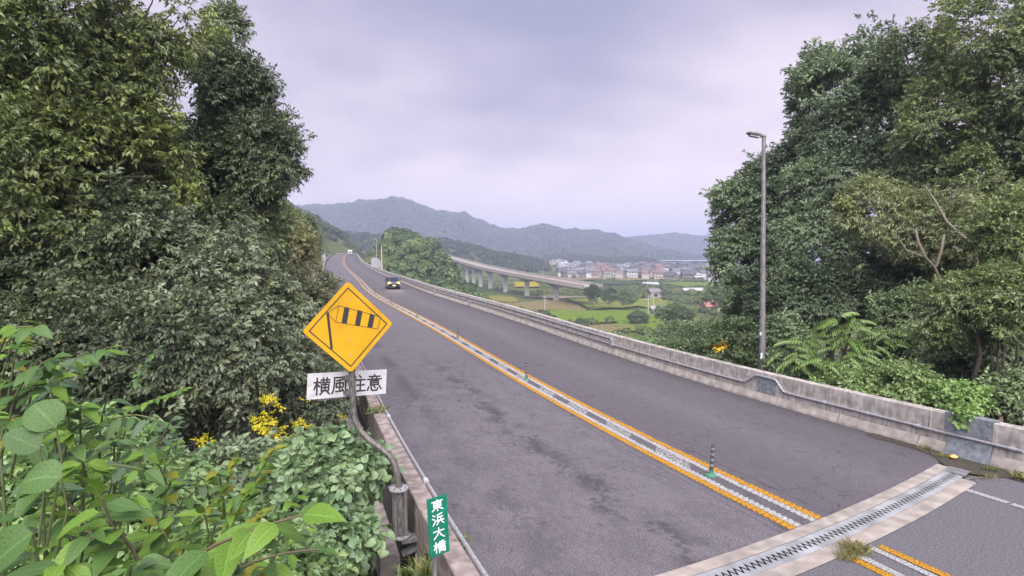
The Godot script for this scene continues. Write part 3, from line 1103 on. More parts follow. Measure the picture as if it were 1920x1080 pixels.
func house(called: String, label: String, w: float, d: float, h: float, rh: float, wall: String, roof: String, hip: bool, wins: int) -> Node3D:
	var t := thing(called, label, "house")
	var mb := MB.new()
	mb.box(Vector3(0, h * 0.5 - 0.5, 0), Vector3(w, h + 1.0, d))
	if not hip:
		for s in [-1.0, 1.0]:
			var x: float = s * w * 0.5
			mb.tri(Vector3(x, h, -d * 0.5), Vector3(x, h, d * 0.5), Vector3(x, h + rh * 0.92, 0), Vector3(s, 0, 0), Vector3(s, 0, 0), Vector3(s, 0, 0))
	obj("wall", mb.mesh(), M[wall], t)
	var rm := MB.new()
	var o := 0.55
	var rx := w * 0.5 + o if not hip else w * 0.5 - d * 0.42
	var e := [Vector3(-w * 0.5 - o, h - 0.15, -d * 0.5 - o), Vector3(w * 0.5 + o, h - 0.15, -d * 0.5 - o), Vector3(w * 0.5 + o, h - 0.15, d * 0.5 + o), Vector3(-w * 0.5 - o, h - 0.15, d * 0.5 + o)]
	var r0 := Vector3(-rx, h + rh, 0)
	var r1 := Vector3(rx, h + rh, 0)
	var up := Vector3(0, 0.22, 0)
	rm.q(e[0] + up, e[1] + up, r1 + up, r0 + up, Vector3(0, 1, -1))
	rm.q(e[2] + up, e[3] + up, r0 + up, r1 + up, Vector3(0, 1, 1))
	rm.q(e[0], e[1], r1, r0, Vector3(0, -1, 1))
	rm.q(e[2], e[3], r0, r1, Vector3(0, -1, -1))
	for k in [[0, 1, Vector3.FORWARD], [1, 2, Vector3.RIGHT], [2, 3, Vector3.BACK], [3, 0, Vector3.LEFT]]:
		rm.q(e[k[0]], e[k[1]], e[k[1]] + up, e[k[0]] + up, k[2])
	if hip:
		for k in [[1, 2, r1, Vector3(1, 1, 0)], [3, 0, r0, Vector3(-1, 1, 0)]]:
			rm.tri(e[k[0]] + up, e[k[1]] + up, k[2] + up, k[3].normalized(), k[3].normalized(), k[3].normalized())
	else:
		for k in [[1, 2, r1, Vector3.RIGHT], [3, 0, r0, Vector3.LEFT]]:
			rm.tri(e[k[0]], e[k[1]], k[2], k[3], k[3], k[3])
	rm.box(Vector3(0, h + rh + 0.25, 0), Vector3(rx * 2.0, 0.3, 0.4))
	obj("roof", rm.mesh(), M[roof], t)
	for s in [-1.0, 1.0]:
		for k in wins:
			for fl in (2 if h > 4.6 else 1):
				var wm := MB.new()
				wm.box(Vector3((k + 0.5) / wins * w * 0.86 - w * 0.43, 1.5 + fl * 2.7, s * (d * 0.5 + 0.02)), Vector3(w * 0.5 / wins, 1.2, 0.08))
				obj("window", wm.mesh(), M["window_glass"], t)
	var dm := MB.new()
	dm.box(Vector3(w * 0.5 + 0.02, 1.0, d * 0.12), Vector3(0.08, 2.0, 1.1))
	obj("door", dm.mesh(), M["wall_brown"], t)
	return t


func utility_pole(label: String, at: Vector3, h: float, group := "", arms := 2) -> void:
	var t := thing("utility_pole", label, "pole", at, group)
	var mb := MB.new()
	mb.tube([Vector3(0, -1, 0), Vector3(0, h, 0)], [0.19, 0.12], 8)
	obj("pole", mb.mesh(), M["wall_cream"], t)
	for k in arms:
		var am := MB.new()
		am.box(Vector3(0, h - 0.5 - k * 0.9, 0.12), Vector3(1.8, 0.12, 0.12))
		for s in [-0.8, 0.0, 0.8]:
			am.lathe(Vector3(s, h - 0.44 - k * 0.9, 0.12), [Vector2(0.07, 0), Vector2(0.08, 0.12), Vector2(0.0, 0.2)], 6)
		obj("crossarm", am.mesh(), M["galvanised"], t)


func street_lamp(label: String, at: Vector3, h: float, arm: float, toward: Vector3, group := "") -> void:
	var t := thing("street_lamp", label, "street lamp", at, group)
	var mb := MB.new()
	mb.tube([Vector3(0, -0.5, 0), Vector3(0, h, 0)], [0.1, 0.06], 8)
	obj("pole", mb.mesh(), M["galvanised"], t)
	var am := MB.new()
	am.tube([Vector3(0, h - 0.1, 0), toward * arm * 0.5 + Vector3(0, h + 0.12, 0), toward * arm + Vector3(0, h + 0.15, 0)], [0.05, 0.04, 0.04], 6)
	obj("arm", am.mesh(), M["galvanised"], t)
	var hm := MB.new()
	var b := Basis(toward, Vector3.UP, toward.cross(Vector3.UP))
	hm.box(toward * (arm + 0.25) + Vector3(0, h + 0.15, 0), Vector3(0.7, 0.13, 0.26), b)
	obj("lamp_head", hm.mesh(), M["grey_pole"], t)


func roof_line(mb: MB, a: Vector3, b: Vector3, r: float) -> void:
	mb.tube([a, b], [r], 6)


func car() -> void:
	var s := 69.7
	var at := RP(s, 2.87, 0.0)
	var back := -road_ahead(s)
	var t := thing("parked_car", "dark oncoming hatchback with both headlights lit in the far right lane", "car", at)
	t.name = numbered("car")
	t.basis = Basis(Vector3.UP.cross(back).normalized(), Vector3.UP, back)
	# local: +z is the front
	var W := 0.74
	var body := MB.new()
	var rings := []
	for k in [[-1.68, 0.42, 0.86, 0.66], [-1.62, 0.26, 0.95, 0.72], [-0.9, 0.2, 0.98, 0.74], [0.5, 0.2, 0.97, 0.74], [1.1, 0.2, 0.9, 0.73], [1.5, 0.22, 0.82, 0.70], [1.66, 0.3, 0.66, 0.62]]:
		var y0: float = k[1]
		var y1: float = k[2]
		var w: float = k[3]
		rings.append([Vector3(-w * 0.93, y0, k[0]), Vector3(-w, y0 + 0.12, k[0]), Vector3(-w, y1 - 0.14, k[0]), Vector3(-w * 0.9, y1, k[0]), Vector3(w * 0.9, y1, k[0]), Vector3(w, y1 - 0.14, k[0]), Vector3(w, y0 + 0.12, k[0]), Vector3(w * 0.93, y0, k[0])])
	body.loft(rings)
	obj("body", body.mesh(), M["car_paint"], t)
	var cab := MB.new()
	var cr := []
	for k in [[-1.6, 0.93, 1.05, 0.68, 0.66], [-1.4, 0.93, 1.32, 0.7, 0.57], [-0.3, 0.93, 1.40, 0.7, 0.55], [0.2, 0.93, 1.36, 0.7, 0.55], [0.98, 0.9, 0.93, 0.68, 0.66]]:
		cr.append([Vector3(-k[3], k[1], k[0]), Vector3(-k[4], k[2], k[0]), Vector3(k[4], k[2], k[0]), Vector3(k[3], k[1], k[0])])
	cab.loft(cr)
	obj("cabin", cab.mesh(), M["car_paint"], t)
	var gl := MB.new()
	gl.q(Vector3(-0.60, 0.97, 0.955), Vector3(0.60, 0.97, 0.955), Vector3(0.51, 1.33, 0.31), Vector3(-0.51, 1.33, 0.31), Vector3(0, 0.6, 1))
	obj("windscreen", gl.mesh(), M["window_glass"], t)
	for sd in [-1.0, 1.0]:
		var sg := MB.new()
		sg.q(Vector3(sd * 0.705, 0.98, -1.2), Vector3(sd * 0.705, 0.98, 0.6), Vector3(sd * 0.58, 1.31, 0.15), Vector3(sd * 0.585, 1.30, -1.2), Vector3(sd, 0.3, 0))
		obj("side_window", sg.mesh(), M["window_glass"], t)
		for z in [-1.05, 1.08]:
			var wm := MB.new()
			wm.tube([Vector3(sd * 0.54, 0.28, z), Vector3(sd * 0.73, 0.28, z)], [0.28], 18)
			var wh := obj("wheel", wm.mesh(), M["tyre"], t)
			var rm := MB.new()
			rm.tube([Vector3(sd * 0.72, 0.28, z), Vector3(sd * 0.74, 0.28, z)], [0.18], 14)
			obj("rim", rm.mesh(), M["rim_metal"], wh)
		var hm := MB.new()
		var pth := []
		hm.tube([Vector3(sd * 0.5, 0.68, 1.50), Vector3(sd * 0.5, 0.68, 1.655)], [0.2, 0.19], 14)
		var hl := obj("headlight", hm.mesh(), M["headlight_glow"], t)
		hl.set_meta("label", "lit pale yellow headlight")
		var sl := SpotLight3D.new()
		sl.name = "headlight_beam" if sd < 0.0 else "headlight_beam_001"
		sl.light_color = Color(1.0, 0.9, 0.7)
		sl.light_energy = 0.6
		sl.light_size = 0.15
		sl.spot_angle = 28.0
		sl.spot_range = 60.0
		sl.spot_attenuation = 2.0
		sl.shadow_enabled = true
		sl.position = Vector3(sd * 0.5, 0.68, 1.72)
		sl.rotation = Vector3(-0.05, PI, 0)
		t.add_child(sl)
		var mm := MB.new()
		mm.box(Vector3(sd * 0.82, 1.02, 0.55), Vector3(0.16, 0.13, 0.1))
		obj("mirror", mm.mesh(), M["car_paint"], t)
	var gm := MB.new()
	gm.box(Vector3(0, 0.58, 1.655), Vector3(0.56, 0.12, 0.05))
	obj("grille", gm.mesh(), M["trim_black"], t)
	var bm := MB.new()
	bm.box(Vector3(0, 0.34, 1.66), Vector3(1.22, 0.16, 0.08))
	obj("bumper", bm.mesh(), M["trim_black"], t)
	var nm := MB.new()
	nm.box(Vector3(0, 0.44, 1.705), Vector3(0.33, 0.165, 0.015))
	obj("number_plate", nm.mesh(), M["number_plate"], t)


func far_truck() -> void:
	var s := 296.0
	var t := thing("white_truck", "small white truck far off where the road bends away between the trees", "truck", RP(s, 2.3))
	var back := -road_ahead(s)
	t.basis = Basis(Vector3.UP.cross(back).normalized(), Vector3.UP, back)
	var c := MB.new()
	c.loft([[Vector3(-0.85, 0.5, -0.9), Vector3(-0.8, 2.0, -0.9), Vector3(0.8, 2.0, -0.9), Vector3(0.85, 0.5, -0.9)], [Vector3(-0.85, 0.5, 0.7), Vector3(-0.8, 2.0, 0.4), Vector3(0.8, 2.0, 0.4), Vector3(0.85, 0.5, 0.7)]])
	obj("cab", c.mesh(), M["white_car_paint"], t)
	var w := MB.new()
	w.q(Vector3(-0.7, 1.25, 0.585), Vector3(0.7, 1.25, 0.585), Vector3(0.68, 1.85, 0.46), Vector3(-0.68, 1.85, 0.46), Vector3(0, 0.3, 1))
	obj("windscreen", w.mesh(), M["window_glass"], t)
	var b := MB.new()
	b.box(Vector3(0, 1.6, -3.0), Vector3(2.0, 2.1, 4.0))
	obj("cargo_box", b.mesh(), M["white_car_paint"], t)
	for x in [-0.75, 0.75]:
		for z in [-4.0, -0.1]:
			var m := MB.new()
			m.tube([Vector3(x - 0.1, 0.36, z), Vector3(x + 0.1, 0.36, z)], [0.36], 14)
			obj("wheel", m.mesh(), M["tyre"], t)
	var p := MB.new()
	p.box(Vector3(0, 0.5, 0.72), Vector3(1.7, 0.25, 0.12))
	obj("bumper", p.mesh(), M["trim_black"], t)


# ------------------------------------------------------------------ the scene
func _ready() -> void:
	# camera, sky, sun, exposure
	var cam := Camera3D.new()
	cam.name = "camera"
	add_child(cam)
	cam.position = Vector3(0, 4.2, 0)
	cam.rotation_degrees = Vector3(-3.3745, 0, 0)
	cam.fov = 52.2937
	cam.near = 0.1
	cam.far = 9000.0
	cam.current = true
	noise.seed = 3
	noise.frequency = 0.02
	noise.fractal_octaves = 4
	rough_noise.seed = 8
	rough_noise.frequency = 0.02
	rough_noise.fractal_octaves = 3
	var env := Environment.new()
	env.background_mode = Environment.BG_SKY
	env.sky = Sky.new()
	env.sky.sky_material = make_sky()
	env.tonemap_mode = Environment.TONE_MAPPER_LINEAR
	env.tonemap_exposure = 6.0
	env.sdfgi_enabled = true
	env.ssao_enabled = true
	env.ssil_enabled = true
	env.fog_enabled = true
	env.fog_density = 0.00055
	env.fog_light_color = Color(0.77, 0.81, 0.93)
	var we := WorldEnvironment.new()
	we.name = "world"
	we.environment = env
	add_child(we)
	var sun := DirectionalLight3D.new()
	sun.name = "sun"
	sun.light_energy = 0.5
	sun.light_color = Color(1.0, 0.972, 0.965)
	sun.light_angular_distance = 75.0
	sun.shadow_enabled = true
	sun.rotation_degrees = Vector3(-50, 4, 0)
	add_child(sun)

	make_materials()
	make_path()
	make_sprays()
	make_leaf_shapes()
	terrain()
	road()
	walls()
	signs()
	roadside()
	valley()
	left_trees()
	right_trees()
	foreground()


func terrain() -> void:
	var xs := steps(-150.0, -4200.0, 6.0, 1.12)
	xs.reverse()
	xs.pop_back()
	for x in range(-150, 300, 5):
		xs.append(float(x))
	xs.append_array(steps(300.0, 4800.0, 6.0, 1.12))
	var zs := []
	for z in range(40, -480, -4):
		zs.append(float(z))
	zs.append_array(steps(-480.0, -1100.0, 8.0, 1.02))
	zs.append_array(steps(-1130.0, -5200.0, 30.0, 1.1))
	var back := steps(44.0, 2600.0, 8.0, 1.25)
	back.reverse()
	zs = back + zs
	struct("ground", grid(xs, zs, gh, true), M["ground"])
	for w in 2:
		var a := []
		var b := []
		var x0: float = [-1500.0, 130.0][w]
		var x1: float = [640.0, 2200.0][w]
		var z0: float = [-820.0, -1300.0][w]
		var z1: float = [-2300.0, -2600.0][w]
		var st: float = [22.0, 28.0][w]
		var x := x0
		while x <= x1:
			a.append(x)
			x += st
		var z := z0
		while z >= z1:
			b.append(z)
			z -= st
		struct("hills", grid(a, b, func(p, q): return mountain(p, q, w), false), M["forest_floor"])
	var lake := MB.new()
	lake.q(Vector3(-200, -9.0, -1040), Vector3(3800, -9.0, -1040), Vector3(3800, -9.0, -4400), Vector3(-200, -9.0, -4400), Vector3.UP)
	struct("lake", lake.mesh(), M["lake_water"])
	# woods on the slopes
	var r := RandomNumberGenerator.new()
	r.seed = 5
	var pts := []
	for i in 15000:
		var x := r.randf_range(-1000.0, 560.0)
		var z := -1500.0 + r.randf_range(0.0, 560.0)
		if r.randf() < 0.35:
			z = -1500.0 + r.randf_range(-40.0, 60.0)
		var y := mountain(x, z, 0)
		if y > -18.0:
			pts.append([Vector3(x, y - 2.0, z), r.randf_range(5.0, 10.0)])
	wood("mountain_forest", "forest covering the long blue-grey mountain across the valley", "far", pts, Color(0.03, 0.05, 0.022), Color(0.06, 0.085, 0.035), 6)
	pts = []
	for i in 7000:
		var x := r.randf_range(180.0, 1500.0)
		var z := -1900.0 + r.randf_range(-30.0, 430.0)
		if r.randf() < 0.3:
			z = -1900.0 + r.randf_range(-30.0, 40.0)
		var y := mountain(x, z, 1)
		if y > -8.0:
			pts.append([Vector3(x, y - 3.0, z), r.randf_range(6.0, 11.0)])
	wood("distant_forest", "forest on the faint far ridge beyond the lake", "far", pts, Color(0.03, 0.05, 0.03), Color(0.05, 0.075, 0.04), 7)
	pts = []
	for i in 2200:
		var p := Vector3(r.randf_range(-330.0, -80.0), 0, -345.0 + r.randf_range(-50.0, 200.0))
		var lat := (p.x - zx[clampi(int(-p.z), 0, 329)]) * 0.93
		if lat > -9.5 and -p.z < 330.0:
			continue
		p.y = gh(p.x, p.z)
		pts.append([p, r.randf_range(2.2, 4.6) if lat < -16.0 else r.randf_range(1.4, 2.4)])
	wood("hillside_wood", "wood on the slope left of the far road", "clump", pts, Color(0.035, 0.06, 0.022), Color(0.085, 0.11, 0.035), 8)
	pts = []
	for i in 1300:
		var p := Vector3(r.randf_range(-80.0, 30.0), 0, r.randf_range(-360.0, -120.0))
		p.y = gh(p.x, p.z)
		var lat := (p.x - zx[clampi(int(-p.z), 0, 329)]) * 0.93
		var on_d := lerpf(-20.0, prof_at(HILL_D, p.x + 0.25 * (-p.z - 225.0)), exp(-pow((-p.z - 235.0) / 70.0, 2.0)))
		if lat < 10.5 or (on_d < p.y - 0.5 and lat > 22.0) or on_d < -15.0:
			continue
		pts.append([p, r.randf_range(2.0, 3.8) if lat > 14.0 else r.randf_range(1.3, 2.2)])
	wood("green_hill_wood", "bright green wood on the hill right of the far road", "clump", pts, Color(0.055, 0.10, 0.03), Color(0.13, 0.19, 0.06), 9)
	pts = []
	for i in 1500:
		var p := Vector3(r.randf_range(-240.0, 62.0), 0, -610.0 + r.randf_range(-40.0, 190.0))
		p.y = gh(p.x, p.z)
		if p.y > -13.0 and lerpf(-24.0, prof_at(RIDGE_E, p.x), exp(-pow((-p.z - 610.0) / 110.0, 2.0))) > -15.0:
			pts.append([p, r.randf_range(3.0, 5.2)])
	wood("ridge_wood", "dark wood on the ridge behind the curved viaduct", "clump", pts, Color(0.028, 0.05, 0.022), Color(0.06, 0.085, 0.035), 10)
	pts = []
	for i in 900:
		var p := Vector3(r.randf_range(40.0, 560.0), 0, -960.0 + r.randf_range(-30.0, 110.0))
		p.y = gh(p.x, p.z)
		pts.append([p, r.randf_range(3.5, 6.0) if p.x < 215.0 else r.randf_range(1.2, 2.4)])
	wood("village_wood", "dark line of trees along the rise behind the village", "clump", pts, Color(0.028, 0.05, 0.022), Color(0.055, 0.08, 0.03), 11)


func road() -> void:
	var rd := MB.new()
	for k in 8:
		pass
	strip_from_joint(rd, 0.0, 1.6, L_SIDE, R_SIDE, 0.0, 24)
	var root := struct("road", MeshPlaceholder(), M["asphalt"])
	var sts := stations(10.0, 318.0)
	# from the joint to the first square station, then on to the bend
	for k in 24:
		var a := lerpf(L_SIDE, R_SIDE, k / 24.0)
		var b := lerpf(L_SIDE, R_SIDE, (k + 1) / 24.0)
		var sa := joint_s(a) + 1.6
		var sb := joint_s(b) + 1.6
		rd.q(RP(sa, a), RP(sb, b), RP(10.0, b), RP(10.0, a), Vector3.UP, Vector2(a, sa), Vector2(b, sb), Vector2(b, 10.0), Vector2(a, 10.0))
	strip(rd, sts, L_SIDE, R_SIDE, 0.0, 4)
	root.mesh = rd.mesh()
	var deck := MB.new()
	sweep(deck, stations(6.0, 150.0), [Vector2(L_SIDE - 0.3, -0.03), Vector2(R_SIDE + 0.35, -0.03), Vector2(R_SIDE + 0.3, -0.5), Vector2(3.2, -1.7), Vector2(-3.2, -1.7), Vector2(L_SIDE - 0.3, -0.5)])
	struct("bridge_deck", deck.mesh(), M["dark_concrete"])
	var nr := MB.new()
	for k in 24:
		var a := lerpf(L_SIDE - 0.2, R_SIDE + 3.0, k / 24.0)
		var b := lerpf(L_SIDE - 0.2, R_SIDE + 3.0, (k + 1) / 24.0)
		nr.q(RP(-7.9, a), RP(-7.9, b), RP(joint_s(b) - 0.9, b), RP(joint_s(a) - 0.9, a), Vector3.UP)
	struct("approach_road", nr.mesh(), M["new_asphalt"])
	# expansion joint
	var ej := thing("expansion_joint", "steel toothed expansion joint between two pale concrete strips across the road", "expansion joint", Vector3.ZERO)
	for c in [[-0.24, 0.0, 4.75, "joint_concrete"], [-0.9, -0.62, 4.3, "joint_concrete"]]:
		var m := MB.new()
		strip_from_joint(m, c[0], c[1], L_SIDE, c[2], 0.008, 30)
		obj("concrete_strip", m.mesh(), M[c[3]], ej)
	var gapm := MB.new()
	strip_from_joint(gapm, -0.63, -0.235, L_SIDE, 4.9, -0.02, 30)
	obj("gap", gapm.mesh(), M["dark_gap"], ej)
	for side in [0, 1]:
		var m := MB.new()
		var n := 92
		for k in n:
			var a := lerpf(L_SIDE, 4.45, float(k) / n)
			var b := lerpf(L_SIDE, 4.45, float(k + 1) / n)
			var mid := (a + b) * 0.5
			var o0: float = -0.245 if side == 0 else -0.615
			var e0: float = -0.335 if side == 0 else -0.400
			var e1: float = -0.465 if side == 0 else -0.530
			m.q(RP(joint_s(a) + o0, a, 0.006), RP(joint_s(mid) + o0, mid, 0.006), RP(joint_s(mid) + e1, mid, 0.006), RP(joint_s(a) + e0, a, 0.006), Vector3.UP)
			m.q(RP(joint_s(mid) + o0, mid, 0.006), RP(joint_s(b) + o0, b, 0.006), RP(joint_s(b) + e0, b, 0.006), RP(joint_s(mid) + e1, mid, 0.006), Vector3.UP)
		obj("toothed_plate", m.mesh(), M["joint_steel"], ej)
	var endm := MB.new()
	for k in 5:
		var d := 4.5 + k * 0.07
		endm.box(RP(joint_s(d) - 0.43, d, 0.012), Vector3(0.03, 0.02, 0.36), Basis(Vector3.UP, -heading(7.0) + 0.2))
	obj("end_bars", endm.mesh(), M["joint_steel"], ej)
	# markings
	for l in [["yellow_line", -0.412, -0.27], ["white_line", -0.25, -0.13], ["white_line", 0.13, 0.25], ["yellow_line", 0.27, 0.412]]:
		var m := MB.new()
		strip(m, stations(joint_s(l[1]) + 0.03, 314.0), l[1], l[2], 0.004)
		var k := 0
		var s := joint_s(l[1]) + 0.05
		var r := RandomNumberGenerator.new()
		r.seed = 3
		while s < 46.0:
			if r.randf() > 0.07:
				var e := s + 0.085
				var x0: float = l[1] - r.randf_range(0.0, 0.012)
				var x1: float = l[2] + r.randf_range(0.0, 0.012)
				var hh := 0.017
				var sk := 0.035
				m.q(RP(s + 0.015, x0, hh), RP(s + sk + 0.015, x1, hh), RP(e + sk - 0.015, x1, hh), RP(e - 0.015, x0, hh), Vector3.UP)
				m.q(RP(s, x0, 0.004), RP(s + sk, x1, 0.004), RP(s + sk + 0.015, x1, hh), RP(s + 0.015, x0, hh), -road_ahead(s))
				m.q(RP(e, x0, 0.004), RP(e + sk, x1, 0.004), RP(e + sk - 0.015, x1, hh), RP(e - 0.015, x0, hh), road_ahead(s))
				m.q(RP(s, x0, 0.004), RP(e, x0, 0.004), RP(e - 0.015, x0, hh), RP(s + 0.015, x0, hh), -road_right(s))
				m.q(RP(s + sk, x1, 0.004), RP(e + sk, x1, 0.004), RP(e + sk - 0.015, x1, hh), RP(s + sk + 0.015, x1, hh), road_right(s))
			s += 0.125
		obj(l[0], m.mesh(), M["yellow_paint" if l[0] == "yellow_line" else "white_paint"], root)
		var m2 := MB.new()
		for p in ([[-7.5, 2.2], [2.23, 4.6], [4.63, joint_s(0.0) - 1.0]] if l[0] == "white_line" else [[-7.5, joint_s(0.0) - 1.02]]):
			var skew: float = (l[1]) * 0.19
			strip(m2, [p[0], lerpf(p[0], p[1], 0.5), p[1]], l[1], l[2], 0.006, 1, skew if p[1] > 5.0 else 0.0, skew + 0.03 if p[1] > 5.0 else 0.0)
		obj(l[0], m2.mesh(), M["yellow_paint" if l[0] == "yellow_line" else "white_paint"], root)
	for p in [[6.72, 5.98], [5.93, 4.4], [4.35, 2.0], [1.95, -2.0]]:
		var m := MB.new()
		strip(m, [p[1], p[0]], 3.72, 3.86, 0.006)
		obj("edge_line", m.mesh(), M["white_paint"], root)
	var k := 0
	var s := 9.45
	while s < 70.0:
		var m := MB.new()
		var ln := 1.25 if s < 30.0 else 1.5
		var e0: float = s + 0.12
		sweep_patch(m, s, ln, k)
		obj("hatch_patch", m.mesh(), M["worn_white"], root)
		s += 2.37
		k += 1
	# dirt in the gutter by the right wall, at the joint's end and beyond
	var dm := MB.new()
	var r := RandomNumberGenerator.new()
	r.seed = 9
	for i in 34:
		var a := 5.9 + i * 0.12
		var b := a + 0.12
		var w0 := 0.28 + 0.62 * exp(-pow((a - 7.4) / 0.7, 2.0)) + 0.12 * noise.get_noise_1d(a * 90.0)
		var w1 := 0.28 + 0.62 * exp(-pow((b - 7.4) / 0.7, 2.0)) + 0.12 * noise.get_noise_1d(b * 90.0)
		dm.q(RP(a, R_SIDE - w0, 0.012), RP(a, R_SIDE + 0.02, 0.014), RP(b, R_SIDE + 0.02, 0.014), RP(b, R_SIDE - w1, 0.012), Vector3.UP)
	struct("gutter_dirt", dm.mesh(), M["gutter_dirt"])


func MeshPlaceholder() -> ArrayMesh:
	return ArrayMesh.new()


# a worn slanted block of thick white paint between the white lines
func sweep_patch(m: MB, s: float, ln: float, k: int) -> void:
	var h := 0.013
	var d0 := -0.125
	var d1 := 0.125
	var sk := 0.34
	var n := 8
	for i in n:
		var a := lerpf(d0, d1, float(i) / n)
		var b := lerpf(d0, d1, float(i + 1) / n)
		var ja := 0.05 * noise.get_noise_2d(a * 400.0, k * 30.0)
		var jb := 0.05 * noise.get_noise_2d(b * 400.0, k * 30.0)
		var sa := s + sk * (a - d0) / 0.25 + ja
		var sb := s + sk * (b - d0) / 0.25 + jb
		m.q(RP(sa, a, h), RP(sb, b, h), RP(sb + ln - jb * 2.0, b, h), RP(sa + ln - ja * 2.0, a, h), Vector3.UP)
		m.q(RP(sa, a, 0.0), RP(sb, b, 0.0), RP(sb, b, h), RP(sa, a, h), -road_ahead(s))
	m.q(RP(s, d0, 0), RP(s + ln, d0, 0), RP(s + ln, d0, h), RP(s, d0, h), -road_right(s))


func walls() -> void:
	var joints := [6.72, 8.7]
	while joints[-1] < 305.0:
		joints.append(joints[-1] + 4.3)
	var rw := thing("right_parapet", "long weathered concrete parapet along the right edge of the road", "parapet", Vector3.ZERO)
	rw.name = "concrete_parapet"
	var R := R_SIDE
	panels(rw, "wall_panel", [Vector2(R + 0.10, 0.24), Vector2(R + 0.13, 0.845), Vector2(R + 0.15, WALL_H), Vector2(R + 0.36, WALL_H), Vector2(R + 0.38, 0.84), Vector2(R + 0.38, -0.4), Vector2(R + 0.10, -0.4)], joints, M["concrete"])
	var kj := [6.72]
	while kj[-1] < 305.0:
		kj.append(kj[-1] + 2.15)
	panels(rw, "kerb_block", [Vector2(R, -0.02), Vector2(R + 0.012, 0.06), Vector2(R + 0.085, 0.225), Vector2(R + 0.097, 0.23), Vector2(R + 0.097, -0.02)], kj, M["kerb_concrete"])
	var lw := thing("left_parapet", "low concrete parapet along the left edge of the road beside the signs", "parapet", Vector3.ZERO)
	lw.name = numbered("concrete_parapet_left").replace("_left", "_001")
	var lj := [0.1, 4.4]
	while lj[-1] < 305.0:
		lj.append(lj[-1] + 4.3)
	var L := L_SIDE
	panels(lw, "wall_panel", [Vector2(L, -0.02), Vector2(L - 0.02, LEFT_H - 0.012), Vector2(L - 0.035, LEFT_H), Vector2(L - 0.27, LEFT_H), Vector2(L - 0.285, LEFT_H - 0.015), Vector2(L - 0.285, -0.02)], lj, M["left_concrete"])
	var fm := MB.new()
	sweep(fm, stations(0.1, 60.0), [Vector2(L - 0.05, -0.03), Vector2(L - 0.275, -0.03), Vector2(L - 0.275, -3.2), Vector2(L - 0.05, -3.2)])
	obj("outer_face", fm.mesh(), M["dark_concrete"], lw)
	var le := MB.new()
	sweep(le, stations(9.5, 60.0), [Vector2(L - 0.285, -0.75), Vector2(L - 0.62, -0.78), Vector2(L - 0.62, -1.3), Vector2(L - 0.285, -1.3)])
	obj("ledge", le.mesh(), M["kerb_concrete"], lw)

	# conduits
	var cp := thing("conduit_pipe", "grey steel conduit running low along the right parapet with a raised kink by the lamp", "pipe", Vector3.ZERO)
	var D := R + 0.13 - 0.055
	var path := []
	for p in [[6.8, 0.44, 0.0], [8.0, 0.44, 0.0], [8.4, 0.44, -0.03], [9.0, 0.44, 0.0], [12.8, 0.43, 0.0], [12.95, 0.45, 0.0], [13.25, 0.72, 0.0], [13.4, 0.745, 0.0], [14.0, 0.745, 0.0], [14.12, 0.72, 0.0], [14.55, 0.45, 0.0], [14.75, 0.43, 0.0]]:
		path.append(RP(p[0], D + p[2], p[1]))
	var s := 16.0
	while s < 300.0:
		path.append(RP(s, D, 0.43))
		s += 1.5 if s < 60.0 else 4.0
	var pm := MB.new()
	pm.tube(path, [0.031], 10)
	obj("pipe", pm.mesh(), M["galvanised"], cp)
	for c in [7.0, 8.9, 10.2, 11.5, 12.8, 14.8, 16.3, 18.2, 20.2, 22.2]:
		var bm := MB.new()
		band(bm, RP(c, D, 0.44), road_ahead(c), 0.042, 0.1)
		bm.box(RP(c, D + 0.04, 0.44), Vector3(0.07, 0.12, 0.05), Basis(Vector3.UP, -heading(c)))
		obj("coupling", bm.mesh(), M["joint_steel"], cp)
	var cu := thing("conduit_pipe", "second conduit along the upper right parapet beyond the junction box", "pipe", Vector3.ZERO)
	path = []
	s = 23.3
	while s < 300.0:
		path.append(RP(s, D, 0.69))
		s += 1.5 if s < 60.0 else 4.0
	var um := MB.new()
	um.tube(path, [0.034], 10)
	obj("pipe", um.mesh(), M["galvanised"], cu)
	s = 25.5
	while s < 110.0:
		var bm := MB.new()
		band(bm, RP(s, D, 0.69), road_ahead(s), 0.045, 0.1)
		bm.box(RP(s, D + 0.045, 0.56), Vector3(0.05, 0.34, 0.07), Basis(Vector3.UP, -heading(s)))
		obj("clamp", bm.mesh(), M["grey_pole"], cu)
		s += 2.6
	for b in [[23.2, 0.38, 0.24, 0.3, "pale junction box where the upper conduit starts on the right parapet"], [45.6, 0.02, 0.5, 0.42, "pale box low on the far right parapet at a wall joint"], [58.0, 0.25, 0.4, 0.35, "small pale box on the right parapet nearest the oncoming car"]]:
		var t := thing("junction_box", b[4], "box", RP(b[0], D, b[1]))
		t.basis = Basis(Vector3.UP, -heading(b[0]))
		var m := MB.new()
		m.box(Vector3(-0.02, b[3] * 0.5, 0), Vector3(0.13, b[3], b[2]))
		obj("case", m.mesh(), M["joint_steel"], t)
		var m2 := MB.new()
		m2.box(Vector3(-0.09, b[3] * 0.5, 0), Vector3(0.02, b[3] * 0.8, b[2] * 0.8))
		obj("cover", m2.mesh(), M["joint_steel"], t)
		for z in [-0.4, 0.4]:
			var m3 := MB.new()
			m3.tube([Vector3(-0.1, b[3] * 0.15, z * b[2]), Vector3(-0.108, b[3] * 0.15, z * b[2])], [0.018], 6)
			obj("bolt", m3.mesh(), M["grey_pole"], t)
	# steel plates over the wall
	var pl := thing("steel_cover_plate", "large blue-grey steel plate over the right parapet at the expansion joint", "steel plate", RP(7.8, R, 0.0))
	var o := pl.position
	var a := 7.35
	var z := 8.25
	var low := MB.new()
